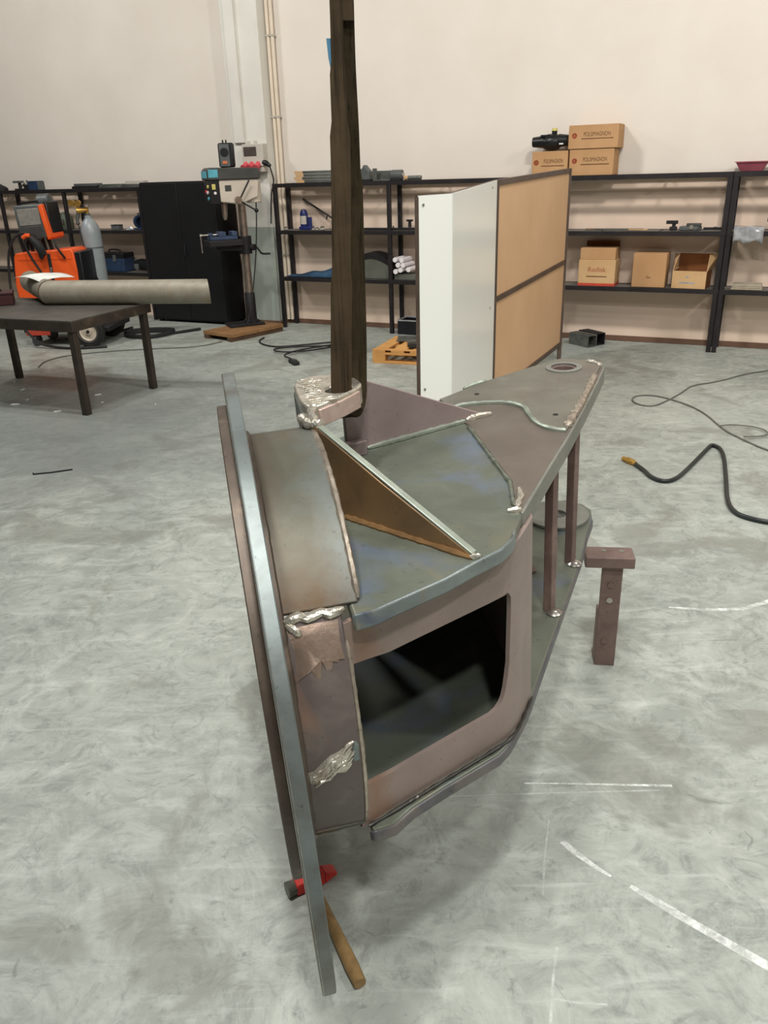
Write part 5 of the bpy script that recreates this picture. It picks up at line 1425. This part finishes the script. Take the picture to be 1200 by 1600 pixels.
# ================================================================ steel table
tbl = thing('steel_table', 'low dark steel welding table with square legs on the left', 'table', (-2.315, 6.13, 0), R(-22))
TZ = 0.74
obj('tabletop', B(-1.85, 0.03, -0.03, 0.94, TZ - 0.012, TZ), M_TABLE, tbl, bevel=0.002)
obj('apron', B(-1.85, 0.03, -0.03, -0.01, TZ - 0.085, TZ - 0.012), M_TABLED, tbl, bevel=0.002)
obj('apron', B(0.01, 0.03, -0.01, 0.94, TZ - 0.085, TZ - 0.012), M_TABLED, tbl, bevel=0.002)
obj('apron', B(-1.85, 0.01, 0.92, 0.94, TZ - 0.085, TZ - 0.012), M_TABLED, tbl, bevel=0.002)
for x, y in ((-0.045, -0.005), (-0.045, 0.855), (-1.57, 0.855), (-1.72, -0.005)):
    obj('leg', B(x, x + 0.055, y, y + 0.055, 0.0, TZ - 0.085), M_TABLED, tbl, bevel=0.004)
# mitred pipe lying on the table
pp = thing('mitred_pipe', 'thick grey pipe with a mitred elbow lying across the steel table', 'pipe', (-2.78, 7.02, TZ))
PR = 0.098
a0 = Vector((0, 0, PR + 0.001))
e1 = Vector((1.40, -0.245, PR + 0.001))
e2 = Vector((-0.50, 0.86, PR + 0.001))
d_1, d_2 = (e1 - a0).normalized(), (e2 - a0).normalized()
mn = (d_1 - d_2).normalized()


def mitre_pipe(d, L, en):
    vs, fs = [], []
    n = 32
    sx = Vector((-d.y, d.x, 0))
    for rr in (PR, PR - 0.008):
        for end in (0, 1):
            for k in range(n):
                a = 2 * math.pi * k / n
                off = sx * math.cos(a) * rr + Vector((0, 0, 1)) * math.sin(a) * rr
                if end:
                    vs.append(a0 + d * L + off - d * (off.dot(en) / d.dot(en)))
                else:
                    vs.append(a0 + off - d * (off.dot(mn) / d.dot(mn)))
    for k in range(n):
        k2 = (k + 1) % n
        fs += [(k, k2, n + k2, n + k), (2 * n + k, 3 * n + k, 3 * n + k2, 2 * n + k2), (n + k, n + k2, 3 * n + k2, 3 * n + k)]
    return MB().add(vs, fs)


obj('long_section', mitre_pipe(d_1, (e1 - a0).length, Vector((0.97, 0.24, 0.05))), M_PIPE, pp, ang=50)
obj('short_section', mitre_pipe(d_2, (e2 - a0).length, d_2), M_PIPE, pp, ang=50)
ring = []
sx = Vector((-d_1.y, d_1.x, 0))
for k in range(33):
    a = 2 * math.pi * k / 32
    off = sx * math.cos(a) * PR + Vector((0, 0, 1)) * math.sin(a) * PR
    ring.append(a0 + off - d_1 * (off.dot(mn) / d_1.dot(mn)))
obj('mitre_weld', MB().tube(ring, 0.005, 6), M_WOODD, pp)
# sheet of paper on the pipe
vs, fs = [], []
for i in range(7):
    for j in range(6):
        u, v = i / 6 - 0.5, j / 5 - 0.5
        vs.append((u * 0.46, v * 0.34, -0.10 * u * u - 0.03 * abs(v)))
for i in range(6):
    for j in range(5):
        a = i * 6 + j
        fs.append((a, a + 6, a + 7, a + 1))
pa = tag(obj('paper_sheet', MB().add(vs, fs), M_PAPER, loc=Vector((-2.78, 7.02, TZ)) + a0 + d_2 * 0.40 + Vector((0.03, 0.0, PR + 0.026)), rotz=R(-40), recalc=False), 'white sheet of paper lying on the short arm of the pipe', 'paper')
so = pa.modifiers.new('solid', 'SOLIDIFY')
so.thickness = 0.002
so.offset = 1
rb = thing('metal_case', 'dark red metal case at the left end of the steel table', 'case', (-3.27, 7.10, TZ + 0.001), R(20))
obj('box', B(-0.17, 0.13, -0.10, 0.10, 0, 0.085), M_DKRED, rb, bevel=0.006)
obj('lid', B(-0.175, 0.135, -0.105, 0.105, 0.085, 0.11), M_DKRED, rb, bevel=0.006)
obj('handle', MB().tube([(-0.06, 0, 0.11), (-0.05, 0, 0.14), (0.03, 0, 0.14), (0.04, 0, 0.11)], 0.008, 8), M_CASTD, rb)
# offcuts and chips under the table
G = 'small white chips on the floor by the table'
lbs = ('larger white chip under the table, leftmost', 'white chip on the floor left of the front table leg', 'pale chip right of the front table leg, further back', 'tiny pale chip right of the front table leg', 'white chip under the table at the left rear leg', 'tiny chip under the table between the legs', 'pale chip at the foot of the left rear leg', 'tiny pale chip right of the right rear leg')
for k, (x, y, sz) in enumerate(((-3.052, 6.543, 0.035), (-2.602, 6.278, 0.028), (-2.437, 6.782, 0.030), (-2.316, 6.517, 0.012), (-3.199, 7.053, 0.024), (-3.005, 6.68, 0.014), (-3.402, 7.363, 0.018), (-1.845, 6.402, 0.010))):
    tag(obj('plastic_chip', MB().prism([(-sz, -sz * 0.45), (sz * 0.9, -sz * 0.3), (sz, sz * 0.4), (-sz * 0.8, sz * 0.5)], 0.0005, 0.005), M_PAPER, loc=(x, y, 0), rotz=R(15 * k)), lbs[k], 'chip', G)
t = thing('thin_rod', 'thin dark rod lying on the floor in front of the table', 'rod', (-2.09, 4.80, 0))
obj('wire', MB().tube([(-0.117, -0.023, 0.006), (-0.02, 0.0, 0.005), (0.105, 0.045, 0.006)], 0.005, 6), M_CASTD, t)
obj('bent_tip', MB().tube([(-0.117, -0.023, 0.006), (-0.125, -0.01, 0.007)], 0.005, 6), M_CASTD, t)
